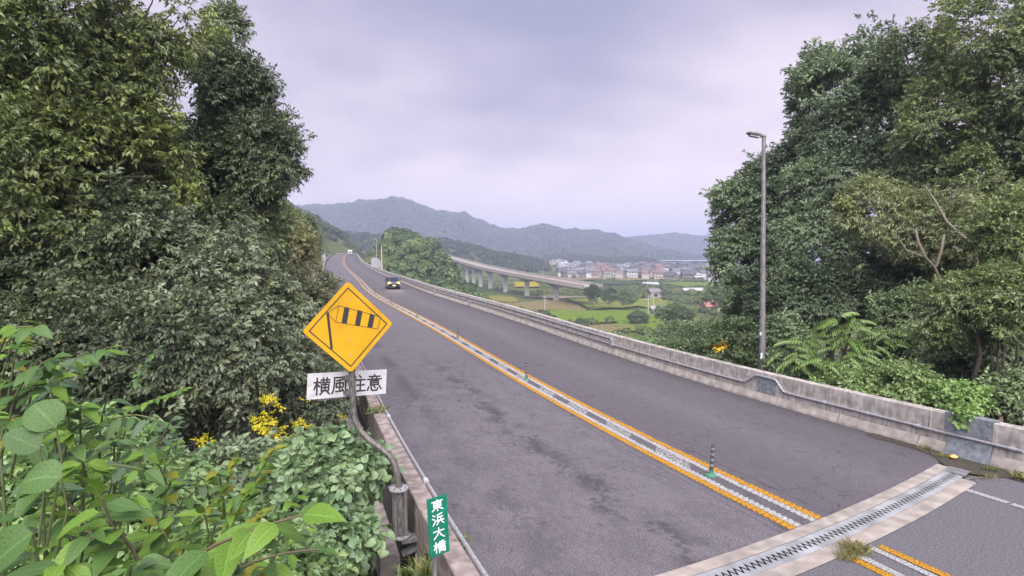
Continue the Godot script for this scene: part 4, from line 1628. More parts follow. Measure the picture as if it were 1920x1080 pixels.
	low.loft([[RP(a, R - 0.03, 0.0) - o, RP(a, R + 0.06, 0.24) - o, RP(a, R + 0.09, 0.405) - o, RP(a, R + 0.105, 0.405) - o, RP(a, R + 0.075, 0.24) - o, RP(a, R - 0.015, 0.0) - o], [RP(z, R - 0.03, 0.0) - o, RP(z, R + 0.06, 0.24) - o, RP(z, R + 0.09, 0.405) - o, RP(z, R + 0.105, 0.405) - o, RP(z, R + 0.075, 0.24) - o, RP(z, R - 0.015, 0.0) - o]])
	obj("lower_plate", low.mesh(), M["steel_plate"], pl)
	var hi := MB.new()
	hi.loft([[RP(a + 0.03, R + 0.10, 0.48) - o, RP(a + 0.03, R + 0.112, 0.885) - o, RP(a + 0.03, R + 0.37, 0.885) - o, RP(a + 0.03, R + 0.37, 0.87) - o, RP(a + 0.03, R + 0.126, 0.87) - o, RP(a + 0.03, R + 0.114, 0.48) - o], [RP(z + 0.1, R + 0.10, 0.48) - o, RP(z + 0.1, R + 0.112, 0.885) - o, RP(z + 0.1, R + 0.37, 0.885) - o, RP(z + 0.1, R + 0.37, 0.87) - o, RP(z + 0.1, R + 0.126, 0.87) - o, RP(z + 0.1, R + 0.114, 0.48) - o]])
	obj("upper_plate", hi.mesh(), M["steel_plate"], pl)
	for b in [[7.45, 0.80], [7.45, 0.55], [8.1, 0.55], [8.1, 0.80], [7.45, 0.33], [8.15, 0.33]]:
		var m := MB.new()
		m.tube([RP(b[0], R + 0.10, b[1]) - o, RP(b[0], R + 0.075, b[1]) - o], [0.02], 6)
		obj("bolt", m.mesh(), M["grey_pole"], pl)
	var p2 := thing("steel_cover_plate", "small mottled steel plate under the conduit's kink below the tall lamp", "steel plate", RP(13.65, R, 0.25))
	o = p2.position
	var pm2 := MB.new()
	pm2.loft([[RP(13.3, R + 0.085, 0.25) - o, RP(13.3, R + 0.11, 0.68) - o, RP(13.3, R + 0.125, 0.68) - o, RP(13.3, R + 0.1, 0.25) - o], [RP(14.05, R + 0.085, 0.25) - o, RP(14.05, R + 0.11, 0.68) - o, RP(14.05, R + 0.125, 0.68) - o, RP(14.05, R + 0.1, 0.25) - o]])
	obj("plate", pm2.mesh(), M["steel_plate"], p2)
	for b in [[13.38, 0.6], [13.95, 0.6], [13.38, 0.33], [13.95, 0.33]]:
		var m := MB.new()
		m.tube([RP(b[0], R + 0.1, b[1]) - o, RP(b[0], R + 0.078, b[1]) - o], [0.016], 6)
		obj("bolt", m.mesh(), M["grey_pole"], p2)
	# rail along the left parapet's inner edge
	var lr := thing("edge_rail", "pale steel edge rail along the top of the left parapet", "rail", Vector3.ZERO)
	path = []
	s = 0.2
	while s < 300.0:
		path.append(RP(s, L + 0.012, LEFT_H + 0.022))
		s += 1.0 if s < 40.0 else 4.0
	var lm := MB.new()
	lm.tube(path, [0.027], 8)
	obj("pipe", lm.mesh(), M["galvanised"], lr)
	for c in [4.4, 8.7, 13.0, 17.3, 21.6, 25.9]:
		var bm := MB.new()
		band(bm, RP(c, L + 0.012, LEFT_H + 0.022), road_ahead(c), 0.04, 0.11)
		obj("coupling", bm.mesh(), M["reflector_pale"], lr)


func signs() -> void:
	var g := glyphs()
	var base := Vector3(-1.61, 0.11, -8.3)
	var t := thing("warning_sign", "yellow diamond crosswind warning sign with a windsock over a white plate on a bent pole", "road sign", base)
	var pts := []
	for p in [Vector3(-1.61, 0.11, -8.3), Vector3(-1.64, 0.81, -8.3), Vector3(-1.67, 1.04, -8.32), Vector3(-1.74, 1.22, -8.34), Vector3(-1.89, 1.36, -8.36), Vector3(-2.08, 1.5, -8.38), Vector3(-2.22, 1.65, -8.4), Vector3(-2.29, 1.83, -8.4), Vector3(-2.31, 2.04, -8.4), Vector3(-2.32, 2.55, -8.4), Vector3(-2.34, 3.47, -8.4)]:
		pts.append(p - base)
	var smooth := []
	for i in pts.size() - 1:
		for k in 4:
			smooth.append((pts[i] as Vector3).cubic_interpolate(pts[i + 1], pts[maxi(i - 1, 0)], pts[mini(i + 2, pts.size() - 1)], k / 4.0))
	smooth.append(pts[-1])
	var pm := MB.new()
	pm.tube(smooth, [0.047], 14)
	obj("pole", pm.mesh(), M["sign_pole"], t)
	for y in [0, 1]:
		var fm := MB.new()
		var c: Vector3 = pts[y]
		fm.lathe(c, [Vector2(0, -0.012), Vector2(0.145, -0.012), Vector2(0.145, 0.012), Vector2(0, 0.012)], 8)
		obj("flange", fm.mesh(), M["galvanised"], t)
		for k in 8:
			var bm := MB.new()
			var a := TAU * (k + 0.5) / 8.0
			bm.tube([c + Vector3(cos(a) * 0.115, -0.03, sin(a) * 0.115), c + Vector3(cos(a) * 0.115, 0.035, sin(a) * 0.115)], [0.011], 6)
			obj("bolt", bm.mesh(), M["grey_pole"], t)
	var sm := MB.new()
	sm.tube([pts[0] + Vector3(0, 0.02, 0), pts[1] - Vector3(0, 0.02, 0)], [0.075], 14)
	obj("stub", sm.mesh(), M["sign_pole"], t)
	for k in 4:
		var rm := MB.new()
		var a := TAU * k / 4.0 + 0.4
		rm.box((pts[0] + pts[1]) * 0.5 + Vector3(cos(a), 0, sin(a)) * 0.1, Vector3(0.05, (pts[1].y - pts[0].y) - 0.04, 0.01), Basis(Vector3.UP, -a))
		obj("rib", rm.mesh(), M["grey_pole"], t)
	var brk := MB.new()
	brk.box(pts[0] + Vector3(0.35, -0.05, -0.1), Vector3(0.75, 0.05, 0.2), Basis(Vector3.UP, 0.35))
	brk.box(pts[0] + Vector3(0.35, -0.16, -0.1), Vector3(0.75, 0.05, 0.12), Basis(Vector3.UP, 0.35) * Basis(Vector3.BACK, 0.28))
	obj("wall_bracket", brk.mesh(), M["grey_pole"], t)
	var th := -0.6
	var face := Basis(Vector3(cos(th), 0, sin(th)), Vector3.UP, Vector3(-sin(th), 0, cos(th)))
	var dia := Vector3(-2.35, 3.15, -8.36) - base
	var xf := Transform3D(face * Basis(Vector3.BACK, 0.02), dia + face.z * 0.055)
	var H := 0.64
	var dm := MB.new()
	var pl := PackedVector2Array()
	for k in 4:
		for j in 5:
			var a := PI * 0.5 * k + (j - 2) * PI * 0.5 / 5.0
			var cpt := Vector2(cos(PI * 0.5 * k), sin(PI * 0.5 * k)) * (H - 0.05 * sqrt(2.0) + 0.02)
			pl.append(cpt + Vector2(cos(a), sin(a)) * 0.05)
	dm.extrude(pl, 0.004, xf)
	var dp := obj("diamond_panel", dm.mesh(), M["sign_yellow"], t)
	var bk := MB.new()
	bk.box(dia + face.z * 0.04 + Vector3(0, 0.2, 0), Vector3(0.7, 0.04, 0.03), face)
	bk.box(dia + face.z * 0.04 - Vector3(0, 0.2, 0), Vector3(0.7, 0.04, 0.03), face)
	obj("bracket", bk.mesh(), M["sign_back"], t)
	var f2 := Transform3D(xf.basis, xf.origin + xf.basis.z * 0.005)
	var bm := MB.new()
	var hh := H * 0.895
	for k in 4:
		var a := Vector2(cos(PI * 0.5 * k), sin(PI * 0.5 * k)) * hh
		var b := Vector2(cos(PI * 0.5 * (k + 1)), sin(PI * 0.5 * (k + 1))) * hh
		bm.extrude(PackedVector2Array([a, b, b * 0.962, a * 0.962]), 0.002, f2)
	obj("border", bm.mesh(), M["sign_black"], dp)
	var wm := MB.new()
	wm.extrude(pa(H, [-0.50, 0.37, -0.445, 0.37, -0.385, -0.44, -0.44, -0.44]), 0.002, f2)
	obj("windsock_pole", wm.mesh(), M["sign_black"], dp)
	for b in [[0.13, 0.25], [0.44, 0.56], [0.74, 0.86]]:
		var m := MB.new()
		var q := []
		for e in [[b[0], 0.0], [b[1], 0.0], [b[1], 1.0], [b[0], 1.0]]:
			q.append_array([lerpf(lerpf(-0.22, 0.735, e[0]), lerpf(-0.30, 0.66, e[0]), e[1]), lerpf(lerpf(0.50, 0.17, e[0]), lerpf(0.14, -0.10, e[0]), e[1]) + 0.02 * sin(PI * e[0]) * (1.0 - e[1])])
		m.extrude(pa(H, q), 0.002, f2)
		obj("windsock_band", m.mesh(), M["sign_black"], dp)
	var lines := MB.new()
	var lift := 0.0
	for l in [[-0.22, 0.50, 0.735, 0.17], [-0.30, 0.14, 0.66, -0.10], [0.735, 0.17, 0.66, -0.10], [-0.22, 0.50, -0.30, 0.14], [-0.46, 0.36, -0.22, 0.50], [-0.46, 0.34, -0.30, 0.14]]:
		var a := Vector2(l[0], l[1]) * H
		var b := Vector2(l[2], l[3]) * H
		var o := (b - a).normalized().orthogonal() * 0.0035
		lines.extrude(PackedVector2Array([a - o, b - o, b + o, a + o]), 0.0012 + lift, f2)
		lift += 0.0001
	for p in [[0.0, 0.62], [0.0, 0.3], [0.0, -0.3], [0.0, -0.62]]:
		var bo := MB.new()
		var c: Vector3 = f2 * Vector3(p[0] * H, p[1] * H, 0)
		bo.tube([c, c + f2.basis.z * 0.006], [0.011], 8)
		obj("bolt", bo.mesh(), M["sign_back"], dp)
	obj("windsock_outline", lines.mesh(), M["sign_black"], dp)
	# the plate hangs behind the pole
	var pc := Vector3(-2.36, 2.29, -8.44) - base
	var px2 := Transform3D(face * Basis(Vector3.BACK, -0.06), pc - face.z * 0.075)
	var plm := MB.new()
	plm.extrude(PackedVector2Array([Vector2(-0.59, -0.185), Vector2(0.59, -0.185), Vector2(0.59, 0.185), Vector2(-0.59, 0.185)]), 0.006, px2)
	var tp := obj("text_plate", plm.mesh(), M["sign_white"], t)
	tp.set_meta("label", "white plate with four black characters")
	var pf := Transform3D(px2.basis, px2.origin + px2.basis.z * 0.0065)
	var xs := [-0.385, -0.125, 0.145, 0.40]
	for k in 4:
		var c := Transform3D(pf.basis, pf.origin + pf.basis.x * xs[k] + pf.basis.y * -0.005)
		obj("character", glyph(g[["yoko", "kaze", "chuu", "ichi"][k]], Vector2(0.235, 0.255), c, 0.0235), M["sign_black"], tp)
	for y in [-0.11, 0.11]:
		var m := MB.new()
		m.box(px2.origin + Vector3(0, y, 0) + face.z * 0.06, Vector3(0.16, 0.045, 0.13), face)
		obj("bracket", m.mesh(), M["sign_pole"], t)
	var low := MB.new()
	low.box(px2.origin - Vector3(0.22, 0.215, 0) - face.z * 0.03, Vector3(0.42, 0.03, 0.03), face)
	obj("bracket", low.mesh(), M["sign_back"], t)
	# the bridge name board
	var gb := Vector3(-0.88, 0.42, -6.35)
	var gs := thing("bridge_name_sign", "narrow green sign with four white characters on a short post by the left parapet", "road sign", gb)
	var gc := Vector3(-0.82, 1.18, -6.35) - gb
	var gx := Transform3D(face * Basis(Vector3.BACK, 0.055), gc)
	var gp := MB.new()
	gp.extrude(PackedVector2Array([Vector2(-0.122, -0.335), Vector2(0.122, -0.335), Vector2(0.122, 0.335), Vector2(-0.122, 0.335)]), 0.006, gx)
	var gpl := obj("panel", gp.mesh(), M["sign_green"], gs)
	for k in 4:
		var c := Transform3D(gx.basis, gx.origin + gx.basis.z * 0.0065 + gx.basis.y * (0.24 - 0.16 * k))
		obj("character", glyph(g[["higashi", "hama", "dai", "hashi"][k]], Vector2(0.145, 0.132), c, 0.0135), M["letter_white"], gpl)
	var gpo := MB.new()
	gpo.tube([Vector3(0.0, -0.9, -0.03), gc + gx.basis.y * 0.3 - gx.basis.z * 0.035], [0.024], 10)
	obj("post", gpo.mesh(), M["grey_pole"], gs)
	for k in 3:
		var m := MB.new()
		m.box(gc + gx.basis.y * (0.18 - 0.18 * k) - gx.basis.z * 0.018, Vector3(0.14, 0.03, 0.035), face)
		obj("bracket", m.mesh(), M["sign_back"], gs)


func pa(s: float, f: Array) -> PackedVector2Array:
	var r := PackedVector2Array()
	for i in range(0, f.size(), 2):
		r.append(Vector2(f[i], f[i + 1]) * s)
	return r


func roadside() -> void:
	# flexible posts on the centre line
	var post: Node3D
	for k in 6:
		var s := 9.01 + 10.32 * k
		var lab: String = ["nearest flexible lane post with grey bands on a green foot", "second flexible post along the centre line, beyond the nearest one", "third flexible post up the centre line", "fourth flexible post up the centre line, a thin dark stub", "fifth flexible post, far up the centre line before the car", "sixth and farthest flexible post on the centre line"][k]
		if k == 0:
			post = thing("lane_post", lab, "post", RP(s, 0.03), "flexible posts along the centre line")
			var fm := MB.new()
			fm.lathe(Vector3.ZERO, [Vector2(0.115, 0.0), Vector2(0.115, 0.018), Vector2(0.07, 0.045), Vector2(0.05, 0.06), Vector2(0.045, 0.12), Vector2(0, 0.12)], 16)
			obj("foot", fm.mesh(), M["rubber_green"], post)
			var pm := MB.new()
			pm.lathe(Vector3.ZERO, [Vector2(0.036, 0.1), Vector2(0.036, 0.60), Vector2(0.028, 0.625), Vector2(0, 0.63)], 14)
			obj("tube", pm.mesh(), M["rubber_dark"], post)
			for j in 4:
				var bm := MB.new()
				bm.lathe(Vector3.ZERO, [Vector2(0.0385, 0.20 + j * 0.11), Vector2(0.0385, 0.245 + j * 0.11)], 14)
				obj("reflective_band", bm.mesh(), M["reflector_grey"], post)
			post.rotation_degrees.z = -3.0
		else:
			var c := copy(post, lab)
			c.position = RP(s, 0.02)
			c.rotation_degrees.z = [0.0, 1.5, -2.0, 0.0, 1.0, 0.0][k]
	# the tall lamp behind the right parapet
	var lb := Vector3(8.03, 0.45, -18.6)
	lb.y -= 1.0
	var lamp := thing("street_lamp", "tall grey lamp post with one flat head behind the right parapet", "street lamp", lb)
	var top := Vector3(7.88, 7.83, -18.6) - lb
	var pm := MB.new()
	pm.tube([Vector3.ZERO, top * 0.5, top], [0.105, 0.082, 0.06], 14)
	obj("pole", pm.mesh(), M["grey_pole"], lamp)
	var hm := MB.new()
	var hr := []
	for p in [[0.06, 0.03, 0.05, 0.05], [-0.08, 0.045, 0.07, 0.06], [-0.2, 0.075, 0.14, 0.09], [-0.36, 0.105, 0.17, 0.08], [-0.48, 0.125, 0.14, 0.055], [-0.54, 0.125, 0.06, 0.02]]:
		var ring := []
		for k in 10:
			var a := TAU * k / 10.0
			ring.append(top + Vector3(p[0], p[1] + sin(a) * p[3], cos(a) * p[2]))
		hr.append(ring)
	hm.loft(hr)
	obj("lamp_head", hm.mesh(), M["grey_pole"], lamp)
	var lm := MB.new()
	lm.box(top + Vector3(-0.3, 0.02, 0), Vector3(0.3, 0.03, 0.2), Basis(Vector3.BACK, -0.2))
	obj("lens", lm.mesh(), M["reflector_pale"], lamp)
	var bm := MB.new()
	bm.box(Vector3(7.93, 0.94, -18.49) - lb, Vector3(0.05, 0.2, 0.02))
	obj("number_tag", bm.mesh(), M["letter_white"], lamp)
	var bx := MB.new()
	bx.box(Vector3(7.87, 1.66, -18.47) - lb, Vector3(0.05, 0.1, 0.06))
	obj("access_cover", bx.mesh(), M["reflector_pale"], lamp)
	# far roadside furniture
	street_lamp("far street lamp at the foot of the green hill right of the road", RP(150.0, R_SIDE + 1.3, -0.6), 8.2, 1.2, Vector3(-0.95, 0, -0.3).normalized())
	utility_pole("thin pole beside the far street lamp at the green hill", RP(144.0, R_SIDE + 2.0, -0.6), 6.5, "", 0)
	var gbd := thing("guide_board", "pale grey rounded board standing at the right parapet by the green hill", "board", RP(146.0, R_SIDE + 0.9, 0.0))
	gbd.basis = Basis(Vector3.UP, -heading(146.0))
	var pts := PackedVector2Array([Vector2(-1.25, 0.6), Vector2(1.25, 0.6), Vector2(1.25, 1.5), Vector2(0.9, 2.4), Vector2(0.2, 2.95), Vector2(-0.6, 3.1), Vector2(-1.25, 2.9)])
	var m := MB.new()
	m.extrude(pts, 0.05)
	obj("panel", m.mesh(), M["board_grey"], gbd)
	for x in [-0.9, 0.9]:
		var q := MB.new()
		q.tube([Vector3(x, -1.0, -0.06), Vector3(x, 2.3, -0.06)], [0.05], 8)
		obj("post", q.mesh(), M["galvanised"], gbd)
	var wb := thing("marker_board", "tall white round-topped board at the far left edge of the road", "board", RP(212.0, L_SIDE - 0.9, 0.3))
	wb.basis = Basis(Vector3.UP, -heading(212.0))
	var wp := PackedVector2Array()
	wp.append_array([Vector2(-0.65, 0.0), Vector2(0.65, 0.0)])
	for k in 9:
		var a := PI * k / 8.0
		wp.append(Vector2(cos(a) * 0.65, 1.9 + sin(a) * 0.65))
	m = MB.new()
	m.extrude(wp, 0.06)
	obj("panel", m.mesh(), M["board_grey"], wb)
	m = MB.new()
	m.tube([Vector3(0, -1.2, -0.08), Vector3(0, 2.0, -0.08)], [0.06], 8)
	obj("post", m.mesh(), M["galvanised"], wb)
	var ob := thing("orange_marker", "small orange box on a post at the far left roadside", "marker", RP(200.0, L_SIDE - 2.6, 0.9))
	m = MB.new()
	m.box(Vector3(0, 0.6, 0), Vector3(0.9, 1.3, 0.5))
	obj("box", m.mesh(), M["orange_board"], ob)
	m = MB.new()
	m.box(Vector3(0, -0.8, 0), Vector3(0.12, 1.6, 0.12))
	obj("post", m.mesh(), M["galvanised"], ob)
	var ts := thing("guide_sign", "small teal road sign half hidden in the left trees", "road sign", Vector3(-17.43, 0.9, -52))
	m = MB.new()
	m.box(Vector3(0, 0.95, 0), Vector3(1.3, 0.6, 0.05))
	obj("panel", m.mesh(), M["sign_green"], ts)
	for x in [-0.35, 0.35]:
		m = MB.new()
		m.box(Vector3(x, 0.95, 0.03), Vector3(0.42, 0.3, 0.008))
		obj("legend_patch", m.mesh(), M["letter_white"], ts)
	m = MB.new()
	m.tube([Vector3(0, -3.0, -0.06), Vector3(0, 1.2, -0.06)], [0.05], 8)
	obj("post", m.mesh(), M["galvanised"], ts)
	# guard rail where the road bends out of sight
	var gr := thing("guard_rail", "white guard rail across the far end where the road bends away", "guard rail", Vector3.ZERO)
	var pth := []
	for k in 9:
		pth.append(RP(308.0 + k * 1.1, -5.0 + k * 1.25, 0.75))
	for y in [0.0, -0.25]:
		var q := MB.new()
		var shifted := []
		for p in pth:
			shifted.append(p + Vector3(0, y, 0))
		q.tube(shifted, [0.11], 8)
		obj("rail", q.mesh(), M["galvanised"], gr)
	for k in [0, 2, 4, 6, 8]:
		var q := MB.new()
		q.tube([pth[k] - Vector3(0, 1.0, 0), pth[k] + Vector3(0, 0.1, 0)], [0.07], 8)
		obj("post", q.mesh(), M["galvanised"], gr)
	car()
	far_truck()
	# small things on the road
	m = MB.new()
	var rings := []
	for k in 7:
		var y := k / 6.0
		var rr := sin(PI * clampf(y, 0.06, 0.94)) * 0.075
		var ring := []
		for j in 9:
			var a := TAU * j / 9.0
			ring.append(Vector3(cos(a) * rr * (1.1 + 0.12 * sin(j * 2.3)), y * 0.1, sin(a) * rr * (1.0 + 0.1 * cos(j * 1.7))))
		rings.append(ring)
	m.loft(rings)
	var st := obj("round_stone", m.mesh(), M["orange_stone"])
	st.position = RP(7.9, 5.33, 0.012)
	tag(st, "round pale orange stone lying in the gutter below the large steel plate", "stone")
	var wl := [
		["dry grass tuft growing from the joint between the double yellow lines", 5.72, -0.12, 0.2, 380, 0.7], ["second dry tuft spreading along the joint's near edge", 5.6, -0.42, 0.13, 220, 0.75],
		["green weed at the foot of the large steel plate, right of the stone", 7.15, 5.3, 0.14, 60, 0.25], ["brown weeds along the wall foot left of the large steel plate", 8.6, 5.45, 0.16, 90, 0.7],
		["low weeds in the gutter left of the round stone", 8.1, 5.3, 0.15, 90, 0.6], ["weeds at the end of the right parapet", 6.6, 5.35, 0.2, 110, 0.45], ["weeds at the frame's right edge past the parapet end", 6.2, 5.6, 0.3, 160, 0.35],
		["sparse weeds on the gutter dirt right of the joint's end", 6.85, 4.75, 0.16, 70, 0.65]]
	for k in wl.size():
		weed(wl[k][0], RP(wl[k][1], wl[k][2], 0.008), wl[k][3], wl[k][4], wl[k][5], 300 + k)
	weed("leafy weeds round the foot of the green bridge sign", Vector3(-1.07, 0.21, -7.1) - Vector3(0, 0.12, 0), 0.42, 170, 0.3, 320)
	weed("sprig of weeds on top of the left parapet beside the bent pole", RP(13.6, L_SIDE - 0.2, LEFT_H), 0.26, 60, 0.35, 321)
	weed("weed sprig leaning over the left parapet at the frame's bottom", RP(6.6, L_SIDE - 0.05, LEFT_H - 0.1), 0.2, 40, 0.2, 322)


func viaduct() -> void:
	var ctrl := [Vector3(-92.54, 6.99, -600), Vector3(-53.16, 1.21, -480), Vector3(-32.37, -1.62, -405), Vector3(-17.49, -3.69, -350), Vector3(0, -5.77, -298), Vector3(17.2, -7.21, -252), Vector3(30.73, -8.49, -222), Vector3(43.58, -9.39, -208), Vector3(58.97, -10.94, -196)]
	var path := []
	for i in ctrl.size() - 1:
		for k in 10:
			path.append((ctrl[i] as Vector3).cubic_interpolate(ctrl[i + 1], ctrl[maxi(i - 1, 0)], ctrl[mini(i + 2, ctrl.size() - 1)], k / 10.0))
	path = path.slice(0, 61)
	var t := thing("viaduct", "long low viaduct on pale piers curving across the valley", "viaduct", Vector3.ZERO)
	for part in [["deck", [Vector2(-4.3, 0.0), Vector2(4.3, 0.0), Vector2(4.3, -0.35), Vector2(-4.3, -0.35)], "joint_concrete"], ["girder", [Vector2(-3.4, -0.36), Vector2(3.4, -0.36), Vector2(2.6, -1.5), Vector2(-2.6, -1.5)], "concrete"],
			["parapet", [Vector2(-4.6, -0.7), Vector2(-4.31, -0.7), Vector2(-4.31, 0.95), Vector2(-4.6, 0.95)], "kerb_concrete"], ["parapet", [Vector2(4.31, -0.7), Vector2(4.6, -0.7), Vector2(4.6, 0.95), Vector2(4.31, 0.95)], "kerb_concrete"]]:
		var mb := MB.new()
		var rings := []
		for i in path.size():
			var d: Vector3 = (path[mini(i + 1, path.size() - 1)] - path[maxi(i - 1, 0)])
			d.y = 0.0
			d = d.normalized()
			var rt := d.cross(Vector3.UP)
			var ring := []
			for p in part[1]:
				ring.append(path[i] + rt * p.x + Vector3.UP * p.y)
			rings.append(ring)
		mb.loft(rings)
		obj(part[0], mb.mesh(), M[part[2]], t)
	for i in [17, 21, 25, 29, 33, 38, 44, 51]:
		var c: Vector3 = path[i]
		var g := gh(c.x, c.z)
		var d: Vector3 = path[i + 1] - path[i - 1]
		d.y = 0
		var b := Basis(d.normalized(), Vector3.UP, d.normalized().cross(Vector3.UP))
		var mb := MB.new()
		mb.loft([[c + b * Vector3(-0.7, -1.51, -2.8), c + b * Vector3(0.7, -1.51, -2.8), c + b * Vector3(0.7, -1.51, 2.8), c + b * Vector3(-0.7, -1.51, 2.8)], [c + b * Vector3(-0.7, -2.5, -2.8), c + b * Vector3(0.7, -2.5, -2.8), c + b * Vector3(0.7, -2.5, 2.8), c + b * Vector3(-0.7, -2.5, 2.8)], [c + b * Vector3(-0.6, -2.9, -1.0), c + b * Vector3(0.6, -2.9, -1.0), c + b * Vector3(0.6, -2.9, 1.0), c + b * Vector3(-0.6, -2.9, 1.0)], [Vector3(c.x, g - 1, c.z) + b * Vector3(-0.65, 0, -1.0), Vector3(c.x, g - 1, c.z) + b * Vector3(0.65, 0, -1.0), Vector3(c.x, g - 1, c.z) + b * Vector3(0.65, 0, 1.0), Vector3(c.x, g - 1, c.z) + b * Vector3(-0.65, 0, 1.0)]])
		obj("pier", mb.mesh(), M["wall_white"], t)
	street_lamp("street lamp on the viaduct's left part before the dark ridge", path[33] + Vector3(0, 0.2, -4.4), 4.5, 0.9, Vector3(0.6, 0, 0.8))
	street_lamp("tallest street lamp on the viaduct, right of its middle", path[48] + Vector3(0, 0.2, -4.4), 5.2, 1.1, Vector3(0.9, 0, 0.4).normalized())
	street_lamp("faint street lamp at the viaduct's far left end", path[21] + Vector3(0, 0.2, -4.4), 4.5, 0.9, Vector3(0.6, 0, 0.8))


func field(called: String, label: String, c: Vector2, size: Vector2, turn: float, m: String) -> void:
	var b := Basis(Vector3.UP, turn)
	var mb := MB.new()
	var nx := clampi(int(size.x / 0.9), 8, 60)
	for j in 10:
		for i in nx:
			var p := []
			for k in [[0, 0], [1, 0], [1, 1], [0, 1]]:
				var x: float = -size.x * 0.5 + size.x * (i + k[0]) / nx
				var z: float = -size.y * 0.5 + size.y * (j + k[1]) / 10.0
				var l := b * Vector3(x + 0.8 * sin(z * 0.7), 0, z + 0.8 * sin(x * 0.6)) + Vector3(c.x, 0, c.y)
				l.y = gh(l.x, l.z) + (0.3 if l.z > -300.0 else 0.7) + (0.16 if (i + k[0]) % 2 == 0 and m != "dirt_road" else 0.0) + 0.12 * noise.get_noise_2d(l.x * 20.0, l.z * 20.0)
				p.append(l)
			mb.q(p[0], p[1], p[2], p[3], Vector3.UP)
	var o := struct(called, mb.mesh(), M[m])
	o.set_meta("label", label)


